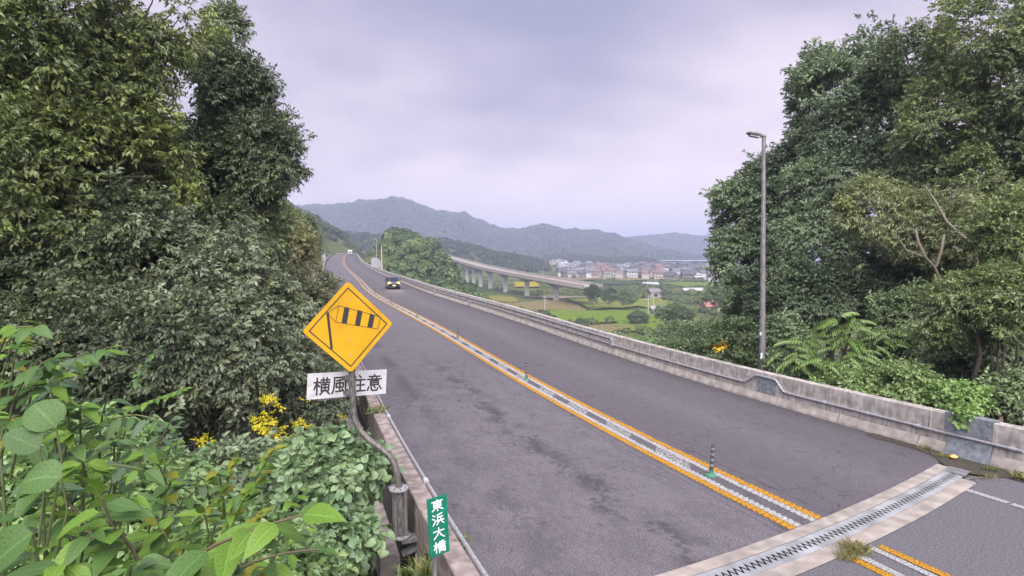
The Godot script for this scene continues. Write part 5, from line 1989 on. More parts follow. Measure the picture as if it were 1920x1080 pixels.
func valley() -> void:
	viaduct()
	var fields := [["rice_field", "bright green paddy in the valley beside the parapet", Vector2(31, -188), Vector2(36, 36), 0.1, "rice_green"], ["rice_field", "ripe yellow paddy behind the viaduct piers", Vector2(9, -372), Vector2(15, 60), 0.0, "rice_yellow"],
		["rice_field", "small dull yellow field left of the stubble", Vector2(-4, -258), Vector2(12, 26), 0.1, "rice_dull"], ["stubble_field", "brown stubble field in the valley", Vector2(8, -222), Vector2(34, 40), 0.15, "stubble"],
		["rice_field", "bright green field near the village's right end", Vector2(116, -365), Vector2(34, 60), 0.0, "rice_green"], ["rice_field", "wide pale yellow-green field beyond the bright paddy", Vector2(46, -236), Vector2(40, 44), 0.08, "rice_pale"], ["farm_track", "pale dirt track across the valley", Vector2(40, -272), Vector2(64, 9), 0.06, "dirt_road"],
		["flower_patch", "patch of yellow flowers by the parapet", Vector2(19.5, -172), Vector2(5, 9), 0.2, "rice_yellow"], ["stubble_field", "brown bank below the paddy", Vector2(22, -156), Vector2(24, 14), 0.1, "stubble"], ["rice_field", "light green strip right of the paddy", Vector2(36, -160), Vector2(14, 22), -0.1, "rice_green"],
		["bare_field", "pale bare ground before the village", Vector2(66, -448), Vector2(70, 34), 0.0, "stubble"], ["farm_track", "pale road before the village", Vector2(112, -432), Vector2(60, 8), 0.05, "dirt_road"], ["rice_field", "yellow green plots near the viaduct's right end", Vector2(62, -395), Vector2(44, 46), 0.1, "scrub_green"]]
	for f in fields:
		field(f[0], f[1], f[2], f[3], f[4], f[5])
	# scrub over the valley floor
	var r := RandomNumberGenerator.new()
	r.seed = 21
	var pts := []
	for i in 9000:
		var p := Vector3(r.randf_range(-60.0, 190.0), 0, r.randf_range(-520.0, -95.0))
		if p.x > 60.0 + (-p.z) * 0.42 or noise.get_noise_2d(p.x * 1.2 + 300.0, p.z * 1.2) < -0.02:
			continue
		var skip := false
		for f in fields:
			var l: Vector2 = (Vector2(p.x, p.z) - f[2]).rotated(f[4])
			if absf(l.x) < f[3].x * 0.5 + 0.5 and absf(l.y) < f[3].y * 0.5 + 0.5:
				skip = true
		p.y = gh(p.x, p.z)
		var by_viaduct := p.x < 55.0 and p.z < -200.0 and p.z > -430.0
		if by_viaduct and r.randf() < 0.3:
			continue
		if skip or (p.x - zx[clampi(int(-p.z), 0, 329)]) < 9.0 or -p.z > 440.0 or (r.randf() < 0.5 and -p.z > 380.0):
			continue
		pts.append([p, r.randf_range(0.4, 0.95) if by_viaduct else (r.randf_range(0.6, 1.7) if r.randf() < 0.9 else r.randf_range(1.8, 2.8))])
	wood("valley_scrub", "green scrub and hedges over the valley floor", "clump", pts, Color(0.065, 0.11, 0.035), Color(0.155, 0.195, 0.06), 22)
	# houses of the village
	var protos := [
		["white house under a grey tiled roof", house("village_house", "", 9.5, 7.5, 5.4, 2.2, "wall_white", "roof_grey", false, 3)],
		["house with a brown-red tiled roof", house("village_house", "", 10.5, 8.5, 5.6, 2.6, "wall_cream", "roof_red", true, 3)],
		["dark-roofed brown house", house("village_house", "", 11.0, 8.0, 5.2, 2.8, "wall_brown", "roof_dark", false, 3)],
		["low shed with a silver roof", house("village_house", "", 12.0, 6.5, 3.2, 1.3, "wall_cream", "roof_silver", false, 2)],
		["rust-brown block with a shallow roof", house("village_house", "", 14.0, 9.0, 7.2, 1.6, "wall_pink", "roof_rust", true, 4)],
		["cream house under a dark hipped roof", house("village_house", "", 9.0, 8.0, 5.4, 2.4, "wall_cream", "roof_grey", true, 2)]]
	var clusters := [
		[0.064, 0.092, 740, 840, 8, [0, 3, 5], "the upper left end"], [0.082, 0.132, 480, 720, 34, [0, 0, 3, 5, 2], "the pale left group"],
		[0.134, 0.174, 470, 690, 27, [1, 4, 1, 2, 5], "the left reddish group"], [0.176, 0.216, 480, 680, 22, [0, 5, 3, 2], "the middle group"],
		[0.214, 0.254, 470, 690, 26, [4, 1, 4, 2, 0], "the right reddish group"], [0.254, 0.33, 440, 710, 46, [2, 0, 3, 5, 2], "the right end"],
		[0.335, 0.42, 400, 560, 14, [0, 2, 3], "the part behind trees"]]
	var taken := []
	var first := {}
	var named := []
	r.seed = 31
	for c in clusters:
		for k in c[4]:
			var p := Vector3.ZERO
			for attempt in 30:
				p.z = -r.randf_range(c[2], c[3])
				p.x = -p.z * r.randf_range(c[0], c[1])
				var ok := true
				for q in taken:
					if Vector2(p.x - q.x, (p.z - q.z) * 0.6).length() < 7.0:
						ok = false
				if ok:
					break
			taken.append(p)
			p.y = gh(p.x, p.z)
			var which: int = c[5][r.randi() % c[5].size()]
			var lab: String = protos[which][0] + (" at the front of " if -p.z < (c[2] + c[3]) * 0.5 else " at the back of ") + c[6]
			var h: Node3D = protos[which][1]
			if first.has(which):
				h = copy(h)
			first[which] = true
			tag(h, lab, "house", "houses of the far village")
			named.append([p.x, h, lab])
			h.position = p
			h.basis = Basis(Vector3.UP, r.randf_range(-0.5, 0.5) + (PI / 2 if r.randf() < 0.4 else 0.0)).scaled(Vector3.ONE * r.randf_range(0.6, 0.92))
	named.sort_custom(func(p, q): return p[0] < q[0])
	var order := {}
	for e in named:
		var k: int = order.get(e[2], 0)
		order[e[2]] = k + 1
		e[1].set_meta("label", ["leftmost", "second-left", "third-left", "fourth-left", "fifth-left", "sixth-left", "seventh-left", "eighth-left", "ninth-left", "tenth-left", "eleventh-left", "twelfth-left", "thirteenth-left", "fourteenth-left", "fifteenth-left", "sixteenth-left", "seventeenth-left", "eighteenth-left", "nineteenth-left", "rightmost"][mini(k, 19)] + " " + e[2])
	# trees between the houses
	pts = []
	for i in 260:
		var p := Vector3(r.randf_range(45.0, 260.0), 0, -r.randf_range(450.0, 860.0))
		var close := false
		for q in taken:
			if Vector2(p.x - q.x, p.z - q.z).length() < 7.0:
				close = true
		if close:
			continue
		p.y = gh(p.x, p.z)
		pts.append([p, r.randf_range(1.6, 3.2)])
	wood("garden_trees", "trees and hedges between the village houses", "clump", pts, Color(0.03, 0.055, 0.022), Color(0.08, 0.11, 0.04), 32)
	# sheds in the fields
	var sheds := [
		["white shed with a blue front by the bushes right of the green paddy", 47.5, -192.0, 3.4, 2.6, 2.4, 0.5, "wall_white", "roof_silver"], ["small pink-walled hut above the white shed", 63.5, -262.0, 4.2, 3.6, 2.9, 1.3, "wall_pink", "roof_grey"],
		["hut with a bright red roof between the right bushes", 68.0, -200.0, 4.6, 4.2, 2.3, 1.8, "wall_white", "roof_bright_red"], ["long low white greenhouse left of the bright green field", 83.0, -352.0, 8.5, 4.0, 1.7, 0.8, "wall_white", "roof_silver"],
		["long white greenhouse below the bright green field", 90.0, -292.0, 9.5, 4.0, 1.8, 0.9, "wall_white", "roof_silver"], ["white warehouse at the right end of the village", 140.0, -438.0, 8.0, 5.0, 2.6, 0.6, "wall_white", "roof_silver"], ["grey roofed hut under the trees by the viaduct's right end", 38.0, -262.0, 3.0, 2.5, 1.8, 0.6, "wall_white", "roof_silver"]]
	for s in sheds:
		var h := house("field_shed", s[0], s[3], s[4], s[5], s[6], s[7], s[8], false, 1)
		h.set_meta("category", "shed")
		h.position = Vector3(s[1], gh(s[1], s[2]), s[2])
		h.rotation.y = 0.12
	for p in [["pole standing at the viaduct's right end beside a dark round tree", 32.0, -228.0, 7.5], ["pole left of the village's reddish houses in the valley", 66.0, -420.0, 9.0], ["thin pole in the stubble field beneath the tallest viaduct lamp", 11.0, -196.0, 6.0],
			["pole beside the white shed", 41.5, -178.0, 7.5], ["pole behind the white shed and pink hut", 46.0, -190.0, 9.0], ["tall pole beside the bright red roof", 69.0, -195.0, 9.5], ["pole before the middle of the village", 86.0, -430.0, 9.0], ["second pole before the middle of the village, left of the first", 80.0, -430.0, 9.5]]:
		utility_pole(p[0], Vector3(p[1], gh(p[1], p[2]), p[2]), p[3], "poles in the valley")
	pts = []


func left_trees() -> void:
	var dk0 := Color(0.045, 0.06, 0.033)
	var dk1 := Color(0.075, 0.092, 0.040)
	tree("broadleaf_tree", "huge dark broadleaf tree filling the upper left corner", Vector3(-9.5, 0.6, -13.5), Vector3(-9.3, 4.0, -13.2), 0.28, "bark", "fine", [[Vector3(-9.56, 8.47, -12.5), Vector3(2.35, 2.6, 2.3)], [Vector3(-8.2, 9.4, -13.5), Vector3(1.05, 0.9, 1.3)], [Vector3(-9.32, 5.7, -11.5), Vector3(1.9, 2.2, 1.8)], [Vector3(-8.32, 6.05, -12.5), Vector3(1.4, 1.5, 1.5)], [Vector3(-12.41, 7.27, -12.5), Vector3(2.6, 4.0, 2.4)]], 9000, Color(0.060, 0.075, 0.028), Color(0.145, 0.165, 0.055), 0.85, 1.3, 401, -0.12)
	tree("broadleaf_tree", "second tall tree whose thin right edge stands against the sky", Vector3(-7.6, 0.4, -17.2), Vector3(-7.6, 3.2, -17.0), 0.22, "bark", "fine", [[Vector3(-7.66, 8.76, -16.5), Vector3(0.9, 1.2, 1.3)], [Vector3(-7.15, 6.87, -16.5), Vector3(1.15, 1.35, 1.3)], [Vector3(-8.51, 6.14, -16), Vector3(1.7, 1.5, 1.6)], [Vector3(-7.83, 4.71, -16), Vector3(1.7, 1.3, 1.6)], [Vector3(-8, 10.45, -17), Vector3(0.35, 0.7, 0.7)]], 6200, dk0, Color(0.115, 0.135, 0.07), 0.75, 1.1, 402, -0.1)
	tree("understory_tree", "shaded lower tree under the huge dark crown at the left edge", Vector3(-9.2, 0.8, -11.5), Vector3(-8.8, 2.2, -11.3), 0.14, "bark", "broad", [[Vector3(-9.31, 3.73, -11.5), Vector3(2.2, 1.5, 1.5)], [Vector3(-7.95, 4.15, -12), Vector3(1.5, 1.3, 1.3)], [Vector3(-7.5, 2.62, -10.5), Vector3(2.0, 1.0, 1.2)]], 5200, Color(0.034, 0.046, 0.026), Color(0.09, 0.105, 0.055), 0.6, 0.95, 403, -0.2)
	tree("understory_tree", "grey-green lower tree between the dark crown and the yellow sign", Vector3(-6.2, 0.2, -12.6), Vector3(-6.0, 1.6, -12.4), 0.12, "bark", "broad", [[Vector3(-6.72, 3.46, -12.5), Vector3(1.5, 1.3, 1.3)], [Vector3(-5.9, 2.25, -11.5), Vector3(1.3, 1.2, 1.2)], [Vector3(-5.7, 2.72, -13), Vector3(1.1, 1.1, 1.1)], [Vector3(-6.76, 2.34, -11), Vector3(1.1, 1.0, 1.0)]], 5600, Color(0.055, 0.068, 0.045), Color(0.13, 0.145, 0.09), 0.55, 0.88, 404, -0.22)
	tree("roadside_tree", "dusky shrub-like tree directly behind the yellow sign", Vector3(-7.0, -0.6, -19.5), Vector3(-6.9, 1.0, -19.3), 0.12, "bark", "broad", [[Vector3(-7.58, 2.11, -20), Vector3(1.35, 1.5, 1.3)], [Vector3(-6.1, 1.32, -18), Vector3(0.75, 0.9, 0.8)], [Vector3(-6.33, 1.25, -15), Vector3(1.2, 0.9, 1.0)], [Vector3(-7.86, 2.42, -23), Vector3(1.0, 1.0, 1.0)]], 3300, Color(0.065, 0.072, 0.045), Color(0.135, 0.135, 0.08), 0.7, 1.05, 405, -0.22)
	tree("roadside_tree", "olive-brown tree left of the road beyond the yellow sign", Vector3(-10.6, -0.4, -26.0), Vector3(-10.4, 1.6, -26.0), 0.14, "bark", "fine", [[Vector3(-10.85, 4.32, -26), Vector3(1.9, 1.5, 1.5)], [Vector3(-10.54, 3.84, -27), Vector3(1.2, 1.3, 1.2)], [Vector3(-10.41, 2.42, -28), Vector3(1.0, 1.0, 1.0)]], 2800, Color(0.075, 0.075, 0.035), Color(0.16, 0.15, 0.07), 0.85, 1.3, 406, -0.2)
	tree("roadside_tree", "hazy olive tree beside the teal sign", Vector3(-15.2, -0.4, -42.0), Vector3(-15.0, 1.6, -42.0), 0.16, "bark", "fine", [[Vector3(-16.74, 5.53, -42), Vector3(2.2, 1.9, 2.0)], [Vector3(-15.92, 4.21, -43), Vector3(1.3, 1.4, 1.4)], [Vector3(-15.53, 2.21, -44), Vector3(0.7, 1.0, 0.8)]], 2400, Color(0.07, 0.078, 0.035), Color(0.15, 0.15, 0.065), 1.1, 1.7, 407, -0.2)
	tree("roadside_tree", "rounded green tree at the left edge of the far road", Vector3(-27.0, -0.4, -78.0), Vector3(-27.0, 2.0, -78.0), 0.2, "bark", "broad", [[Vector3(-28.61, 6.68, -78), Vector3(2.8, 2.6, 2.6)], [Vector3(-27.58, 4.57, -80), Vector3(1.3, 1.5, 1.5)]], 2600, Color(0.05, 0.075, 0.03), Color(0.11, 0.13, 0.05), 1.3, 2.0, 408, -0.2)
	# yellow-leaved shrubs low between the trees
	var ys := [["yellow-flowered bush left of the white plate, the largest yellow patch", Vector3(-4.65, 1.06, -10.5), [[Vector3(-4.67, 1.07, -10.5), Vector3(0.40, 0.36, 0.3)], [Vector3(-4.53, 1.35, -10.8), Vector3(0.16, 0.14, 0.2)], [Vector3(-4.06, 0.81, -10.2), Vector3(0.15, 0.12, 0.2)]], 330], ["small yellow bush in the dark gap at the trees' foot", Vector3(-5.51, 0.88, -10), [[Vector3(-5.5, 0.9, -10), Vector3(0.2, 0.2, 0.2)]], 70],
		["yellow foliage beside the parapet under the white plate", Vector3(-3.63, 0.77, -12), [[Vector3(-3.63, 0.66, -12), Vector3(0.14, 0.34, 0.2)], [Vector3(-4.03, 0.81, -11.5), Vector3(0.34, 0.16, 0.25)]], 200], ["yellowing twig against the dark base of the parapet", Vector3(-2.01, 0.59, -8), [[Vector3(-2, 0.55, -8), Vector3(0.05, 0.2, 0.08)]], 40], ["small yellow flowers above the dark gap left of the sign", Vector3(-4.42, 1.22, -12), [[Vector3(-4.59, 1.22, -12), Vector3(0.4, 0.1, 0.2)]], 60]]
	for k in ys.size():
		var b: Vector3 = ys[k][1]
		b.y -= 1.0
		shrub("yellow_shrub", ys[k][0], b, "broad", ys[k][2], ys[k][3], Color(0.17, 0.19, 0.012), Color(0.38, 0.31, 0.01), 0.2, 0.34, 420 + k, 0.0)
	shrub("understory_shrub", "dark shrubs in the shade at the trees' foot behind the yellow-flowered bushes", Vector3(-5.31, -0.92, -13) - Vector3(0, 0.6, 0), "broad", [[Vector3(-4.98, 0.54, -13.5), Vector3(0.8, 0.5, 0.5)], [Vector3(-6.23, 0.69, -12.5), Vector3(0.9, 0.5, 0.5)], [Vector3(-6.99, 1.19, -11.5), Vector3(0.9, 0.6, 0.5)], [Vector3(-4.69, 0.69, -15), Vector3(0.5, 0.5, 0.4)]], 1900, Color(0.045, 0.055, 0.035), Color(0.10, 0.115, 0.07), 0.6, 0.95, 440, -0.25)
	# vines heaped beside the parapet
	shrub("vine_thicket", "heap of broad-leaved vines between the bent pole and the bushes", Vector3(-2.69, 0.29, -8) - Vector3(0, 0.6, 0), "vine", [[Vector3(-2.85, 1.01, -8.3), Vector3(0.5, 0.42, 0.6)], [Vector3(-2.46, 0.77, -8.7), Vector3(0.24, 0.36, 0.4)], [Vector3(-3.09, 0.6, -7.9), Vector3(0.7, 0.45, 0.6)], [Vector3(-2.21, 0.78, -9), Vector3(0.16, 0.22, 0.3)], [Vector3(-2.56, 0.29, -7.7), Vector3(0.5, 0.45, 0.5)], [Vector3(-2.7, 0.05, -7.2), Vector3(0.7, 0.3, 0.5)]], 3300, Color(0.055, 0.09, 0.045), Color(0.125, 0.17, 0.085), 0.5, 1.15, 430, -0.2, "", "vine")
	shrub("vine_thicket", "greyish vines behind, below the yellow-flowered bush", Vector3(-4.1, 0.85, -8.5) - Vector3(0, 0.8, 0), "broad", [[Vector3(-4.16, 0.69, -8.6), Vector3(0.7, 0.4, 0.6)], [Vector3(-4.65, 0.74, -8.2), Vector3(0.7, 0.5, 0.6)], [Vector3(-3.6, 0.65, -8.8), Vector3(0.45, 0.3, 0.5)]], 2200, Color(0.05, 0.07, 0.045), Color(0.12, 0.145, 0.085), 0.6, 0.95, 431, -0.3, "", "vine")


func right_trees() -> void:
	var c0 := Color(0.066, 0.09, 0.056)
	var c1 := Color(0.145, 0.178, 0.105)
	tree("roadside_tree", "rounded hazy tree left of the tall lamp, at the wood's left edge", Vector3(13.2, -4.5, -31.0), Vector3(13.0, 1.5, -30.6), 0.2, "bark", "broad", [[Vector3(12.61, 6.23, -30), Vector3(2.2, 2.5, 2.0)], [Vector3(11.78, 4.07, -29.5), Vector3(1.7, 1.4, 1.5)], [Vector3(13.24, 8.11, -30), Vector3(1.2, 0.9, 1.2)], [Vector3(13.82, 8.76, -29), Vector3(0.9, 1.0, 1.0)], [Vector3(12.76, 2.04, -28), Vector3(1.5, 1.5, 1.4)]], 4600, c0, c1, 0.95, 1.4, 501, -0.24)
	tree("roadside_tree", "tall tree behind the lamp, its top stepping up to the right", Vector3(15.0, -4.0, -27.5), Vector3(14.8, 2.2, -27.0), 0.24, "bark", "broad", [[Vector3(14.13, 10.83, -27), Vector3(1.75, 2.6, 2.0)], [Vector3(15.36, 12.1, -26.5), Vector3(1.9, 1.8, 1.9)], [Vector3(14.06, 7.13, -26), Vector3(2.0, 2.0, 2.0)], [Vector3(16.1, 9.21, -26), Vector3(1.9, 2.2, 1.9)], [Vector3(13.17, 4.78, -25.5), Vector3(1.9, 1.6, 1.7)]], 7000, c0, c1, 0.8, 1.15, 502, -0.16)
	tree("roadside_tree", "highest tree of the right wood reaching the frame's top corner", Vector3(16.6, -3.5, -21.5), Vector3(16.2, 3.0, -21.0), 0.2, "pale_bark", "fine", [[Vector3(16.42, 11.74, -21), Vector3(1.6, 2.1, 1.8)], [Vector3(17.31, 9.82, -20), Vector3(1.5, 2.4, 1.8)], [Vector3(16.15, 9.22, -22), Vector3(1.9, 1.6, 1.8)], [Vector3(16.98, 6.87, -20.5), Vector3(2.0, 1.8, 1.8)], [Vector3(15.82, 11.78, -24), Vector3(1.5, 1.3, 1.4)], [Vector3(18.54, 6.99, -20), Vector3(2.0, 4.0, 2.0)]], 6600, Color(0.06, 0.08, 0.038), Color(0.145, 0.165, 0.07), 0.8, 1.2, 503, -0.2)
	tree("bare_branched_tree", "tree with pale bare crooked branches and thin brownish leaves", Vector3(16.0, -2.0, -18.8), Vector3(15.4, 3.2, -18.8), 0.11, "pale_bark", "narrow", [[Vector3(13.42, 5, -19.5), Vector3(1.5, 1.2, 1.3)], [Vector3(12.59, 5.77, -20.5), Vector3(1.3, 1.0, 1.1)], [Vector3(14.31, 4.29, -19), Vector3(1.2, 1.0, 1.1)], [Vector3(14.67, 4.93, -18), Vector3(1.2, 1.5, 1.2)]], 2000, Color(0.085, 0.095, 0.045), Color(0.165, 0.18, 0.085), 0.75, 1.15, 504, -0.15)
	var t := thing("bare_branches", "pale crooked branches reaching left out of the right wood", "branch", Vector3(13.46, 1.67, -16.8))
	var o := t.position
	var k := 0
	for b in [[Vector3(12.94, 2.89, -17), Vector3(12.48, 3.43, -17.1), Vector3(12.38, 3.81, -17.2), Vector3(12.17, 4.09, -17.3), Vector3(11.75, 4.28, -17.5), Vector3(11.54, 4.76, -17.7)], [Vector3(12.17, 4.09, -17.3), Vector3(12.02, 4.52, -17.4), Vector3(12.05, 4.92, -17.6)], [Vector3(13.41, 4.43, -17), Vector3(13.09, 4.75, -17.2), Vector3(12.83, 5.14, -17.4), Vector3(12.78, 5.73, -17.8), Vector3(12.58, 6.23, -18)], [Vector3(12.43, 3.81, -17.2), Vector3(12.56, 4.28, -17.2), Vector3(12.77, 4.75, -17.4)], [Vector3(13.46, 1.67, -16.8), Vector3(13.27, 2.35, -16.9), Vector3(12.94, 2.89, -17)], [Vector3(13.46, 1.67, -16.8), Vector3(13.42, 2.9, -16.8), Vector3(13.41, 4.43, -17)]]:
		var mb := MB.new()
		var pp := []
		for p in b:
			pp.append(p - o)
		mb.tube(pp, [0.045, 0.042, 0.036, 0.03, 0.022, 0.014], 7)
		obj("branch", mb.mesh(), M["pale_bark"], t)
	tree("understory_tree", "dark bushy tree behind the bright fronds right of the lamp", Vector3(12.0, -2.5, -21.0), Vector3(12.0, 0.5, -21.0), 0.12, "bark", "broad", [[Vector3(11.23, 2.5, -22), Vector3(1.6, 1.4, 1.3)], [Vector3(13.21, 3.3, -22), Vector3(1.5, 1.4, 1.3)], [Vector3(13.83, 2.62, -20.5), Vector3(1.4, 1.3, 1.3)], [Vector3(12.71, 0.99, -19), Vector3(1.2, 1.2, 1.1)]], 4200, Color(0.038, 0.056, 0.032), Color(0.088, 0.112, 0.062), 0.8, 1.15, 505, -0.24)
	tree("slender_tree", "slender tree with a dark trunk near the frame's right edge", Vector3(11.67, -0.01, -14.5) - Vector3(0, 0.8, 0), Vector3(11.82, 3.06, -14.8), 0.075, "bark", "fine", [[Vector3(11.49, 3.04, -15), Vector3(0.75, 0.55, 0.7)], [Vector3(12.16, 3.08, -14.5), Vector3(0.8, 0.9, 0.8)], [Vector3(12.77, 4.81, -15), Vector3(0.9, 0.9, 0.9)], [Vector3(11.05, 2.43, -15.5), Vector3(0.8, 0.5, 0.7)]], 1700, Color(0.05, 0.072, 0.032), Color(0.13, 0.155, 0.065), 0.6, 0.95, 506, -0.2)
	var stems := thing("thin_trunks", "cluster of thin pale trunks at the frame's right edge above the parapet", "trunk", Vector3(11.93, -0.05, -14.2))
	o = stems.position
	for b in [[Vector3(11.85, 0.05, -14.3), Vector3(12.01, 1.21, -14.5), Vector3(12.01, 1.87, -14.6)], [Vector3(11.79, 0.01, -14), Vector3(11.86, 0.88, -14.2), Vector3(12.19, 2, -14.6)], [Vector3(11.93, 0.3, -13.9), Vector3(11.92, 1.29, -14.1), Vector3(12.27, 2.28, -14.5)], [Vector3(12.05, -0.06, -13.8), Vector3(12.26, 1.05, -14), Vector3(12.47, 2.03, -14.4)]]:
		var mb := MB.new()
		var pp := []
		for p in b:
			pp.append(p - o - (Vector3(0, 0.7, 0) if pp.is_empty() else Vector3.ZERO))
		mb.tube(pp, [0.035, 0.03, 0.022], 7)
		obj("trunk", mb.mesh(), M["bark"], stems)
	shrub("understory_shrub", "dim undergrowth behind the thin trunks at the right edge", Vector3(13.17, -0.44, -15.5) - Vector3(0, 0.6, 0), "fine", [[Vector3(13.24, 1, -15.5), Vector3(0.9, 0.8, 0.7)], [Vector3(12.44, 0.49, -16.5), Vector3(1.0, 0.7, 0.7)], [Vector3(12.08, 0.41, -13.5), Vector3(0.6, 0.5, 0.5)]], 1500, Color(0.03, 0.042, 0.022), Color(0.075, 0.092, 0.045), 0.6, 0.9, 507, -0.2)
	# fronds
	var fm := []
	for j in 3:
		fm.append(frond_mesh(600 + j, 8, 0.72))
	var r := RandomNumberGenerator.new()
	r.seed = 61
	var fr := thing("sumac_shrub", "shrub with large drooping bright green fronds right of the lamp", "shrub", Vector3(9.67, -0.31, -17.2))
	for a in [[Vector3(9.89, 2.03, -17.6), 34, 0.95], [Vector3(8.74, 1.24, -18), 30, 0.9], [Vector3(9.98, 1.09, -17), 34, 0.85], [Vector3(9.16, 0.81, -17.2), 24, 0.85], [Vector3(10.95, 1.71, -17.6), 20, 0.9]]:
		var mb := MB.new()
		limb(mb, Vector3(0, -0.6, 0), a[0] - fr.position, 0.035, 0.018, r.randi() % 1000, 0.08)
		obj("stem", mb.mesh(), M["pale_bark"], fr)
		for j in a[1]:
			var an := r.randf() * TAU
			var d := Vector3(cos(an), r.randf_range(-0.3, 0.5), sin(an) * 0.7 + 0.35).normalized()
			var up := (Vector3.UP + d * 0.2).normalized()
			var x := d.cross(up).normalized()
			var z := x.cross(d)
			var s: float = a[2] * r.randf_range(0.8, 1.25)
			var f := obj("frond", fm[j % 3], M["foliage_frond"], fr)
			f.transform = Transform3D(Basis(x * s, d * s, z * s), a[0] - fr.position + Vector3(r.randf_range(-0.35, 0.35), r.randf_range(-0.45, 0.35), r.randf_range(-0.2, 0.4)))
	shrub("wall_shrub", "leafy shrub leaning over the right parapet below the bare branches", Vector3(10.48, 0.4, -15.6) - Vector3(0, 0.6, 0), "broad", [[Vector3(10.47, 0.69, -15.6), Vector3(0.8, 0.45, 0.5)], [Vector3(9.9, 0.46, -16.3), Vector3(0.8, 0.4, 0.5)], [Vector3(9.39, 0.14, -17), Vector3(0.6, 0.35, 0.4)]], 1300, Color(0.07, 0.11, 0.04), Color(0.16, 0.21, 0.08), 0.6, 0.9, 510, -0.3)
	shrub("vine_curtain", "mass of leafy vines tangled over the lower right wood beside the slender trunk", Vector3(12.85, -0.25, -17) - Vector3(0, 0.8, 0), "broad", [[Vector3(12.51, 2.09, -18.5), Vector3(1.1, 0.9, 0.7)], [Vector3(12.49, 1.05, -16.8), Vector3(0.75, 0.6, 0.5)], [Vector3(12.94, 1.91, -15.2), Vector3(0.8, 0.75, 0.5)], [Vector3(12.24, 0.79, -14), Vector3(0.5, 0.45, 0.4)], [Vector3(15.95, 7.2, -23), Vector3(1.1, 1.0, 0.9)]], 3600, Color(0.06, 0.085, 0.042), Color(0.14, 0.175, 0.085), 0.6, 0.95, 515, -0.25, "", "vine")
	shrub("hanging_vine", "bright green vine hanging over the large steel plate", Vector3(9.83, 0.54, -12.6) - Vector3(0, 0.3, 0), "vine", [[Vector3(10.21, 0.89, -13.2), Vector3(0.5, 0.34, 0.35)], [Vector3(9.71, 0.71, -12.35), Vector3(0.17, 0.22, 0.12)], [Vector3(10.14, 0.86, -13.6), Vector3(0.4, 0.26, 0.3)]], 520, Color(0.06, 0.105, 0.032), Color(0.13, 0.19, 0.055), 0.42, 0.65, 511, -0.5, "", "vine")
	shrub("wall_shrub", "dark shrub at the foot of the tall lamp behind the parapet", Vector3(8.72, 0.46, -19) - Vector3(0, 0.8, 0), "broad", [[Vector3(8.88, 1.31, -19.2), Vector3(0.75, 0.8, 0.7)], [Vector3(8.83, 0.56, -18.5), Vector3(0.7, 0.4, 0.5)]], 1100, Color(0.045, 0.07, 0.038), Color(0.10, 0.13, 0.068), 0.65, 0.95, 512, -0.3)
	# bushes between the wall and the valley
	var bl := [
		["bush with a few yellow leaves left of the lamp's foot", Vector3(9.01, 0.36, -24), Vector3(1.5, 1.0, 1.2), 0.8], ["wide green bush left of the lamp, half hiding the red-roofed hut", Vector3(13.54, -1.53, -40), Vector3(2.0, 0.9, 1.4), 0.9], ["pale-leaved vine bush behind the middle of the parapet", Vector3(9.5, -1.55, -34), Vector3(1.4, 0.7, 1.1), 1.1],
		["green bush right of the white shed", Vector3(19.73, -5.57, -70), Vector3(2.4, 1.4, 2.0), 1.0], ["tall bush beneath the rounded tree left of the lamp", Vector3(13.7, 1.05, -33), Vector3(1.4, 1.4, 1.4), 0.8], ["yellow-green bush beside the parapet left of the pale vines", Vector3(9.23, -2.59, -42), Vector3(1.4, 0.6, 1.1), 1.35],
		["low bush along the parapet near the junction box", Vector3(7.49, -0.53, -24), Vector3(1.3, 0.5, 0.8), 0.85], ["distant bush below the village's right end, left of the tall lamp", Vector3(49.11, -5.08, -140), Vector3(3.0, 1.6, 3.0), 1.0], ["bush under the wood's left edge at the village's level", Vector3(23.77, 0.39, -60), Vector3(1.5, 1.6, 1.6), 1.0], ["light green bush with thin twigs above the red-roofed hut", Vector3(18.05, 0.72, -45), Vector3(1.2, 1.1, 1.2), 1.3],
		["dark round bush at the viaduct's right end", Vector3(29.35, -9.07, -212), Vector3(2.4, 2.0, 2.2), 0.62], ["green bush right of the viaduct's end, beside the dark one", Vector3(34.82, -9.91, -210), Vector3(2.8, 1.7, 2.4), 0.85], ["low bush on the right of the two at the viaduct's end", Vector3(40.55, -10.58, -206), Vector3(3.0, 1.5, 2.4), 1.05], ["low dark bush at the green paddy's right side", Vector3(35.56, -13.38, -165), Vector3(2.0, 1.2, 2.0), 0.7], ["round bush in the bright paddy's left corner", Vector3(18.72, -14.76, -160), Vector3(1.2, 0.7, 1.0), 0.65], ["big bush below the pink hut", Vector3(33.08, -7.48, -120), Vector3(3.0, 1.2, 2.5), 0.95], ["bush along the parapet under the stubble field", Vector3(9.89, -4.95, -60), Vector3(1.6, 0.4, 1.0), 1.2]]
	for j in bl.size():
		var c: Vector3 = bl[j][1]
		var base := Vector3(c.x, minf(gh(c.x, c.z), c.y - bl[j][2].y), c.z)
		var f: float = bl[j][3]
		var far := -c.z > 55.0
		shrub("valley_bush", bl[j][0], base, "broad", [[c, bl[j][2], 3.0], [c + Vector3(bl[j][2].x * 0.7, -bl[j][2].y * 0.35, 0.3), bl[j][2] * 0.7, 1.6], [c + Vector3(-bl[j][2].x * 0.7, -bl[j][2].y * 0.4, 0.2), bl[j][2] * 0.65, 1.4], [c - Vector3(0, bl[j][2].y * 0.9, 0), bl[j][2] * Vector3(1, 1.2, 0.8), 2.0]], 1500 if not far else 900, Color(0.05 * f, 0.075 * f, 0.034 * f), Color(0.12 * f, 0.155 * f, 0.07 * f), (0.7 if not far else 1.3), (1.1 if not far else 2.2), 520 + j, -0.3, "bushes between the right parapet and the valley")
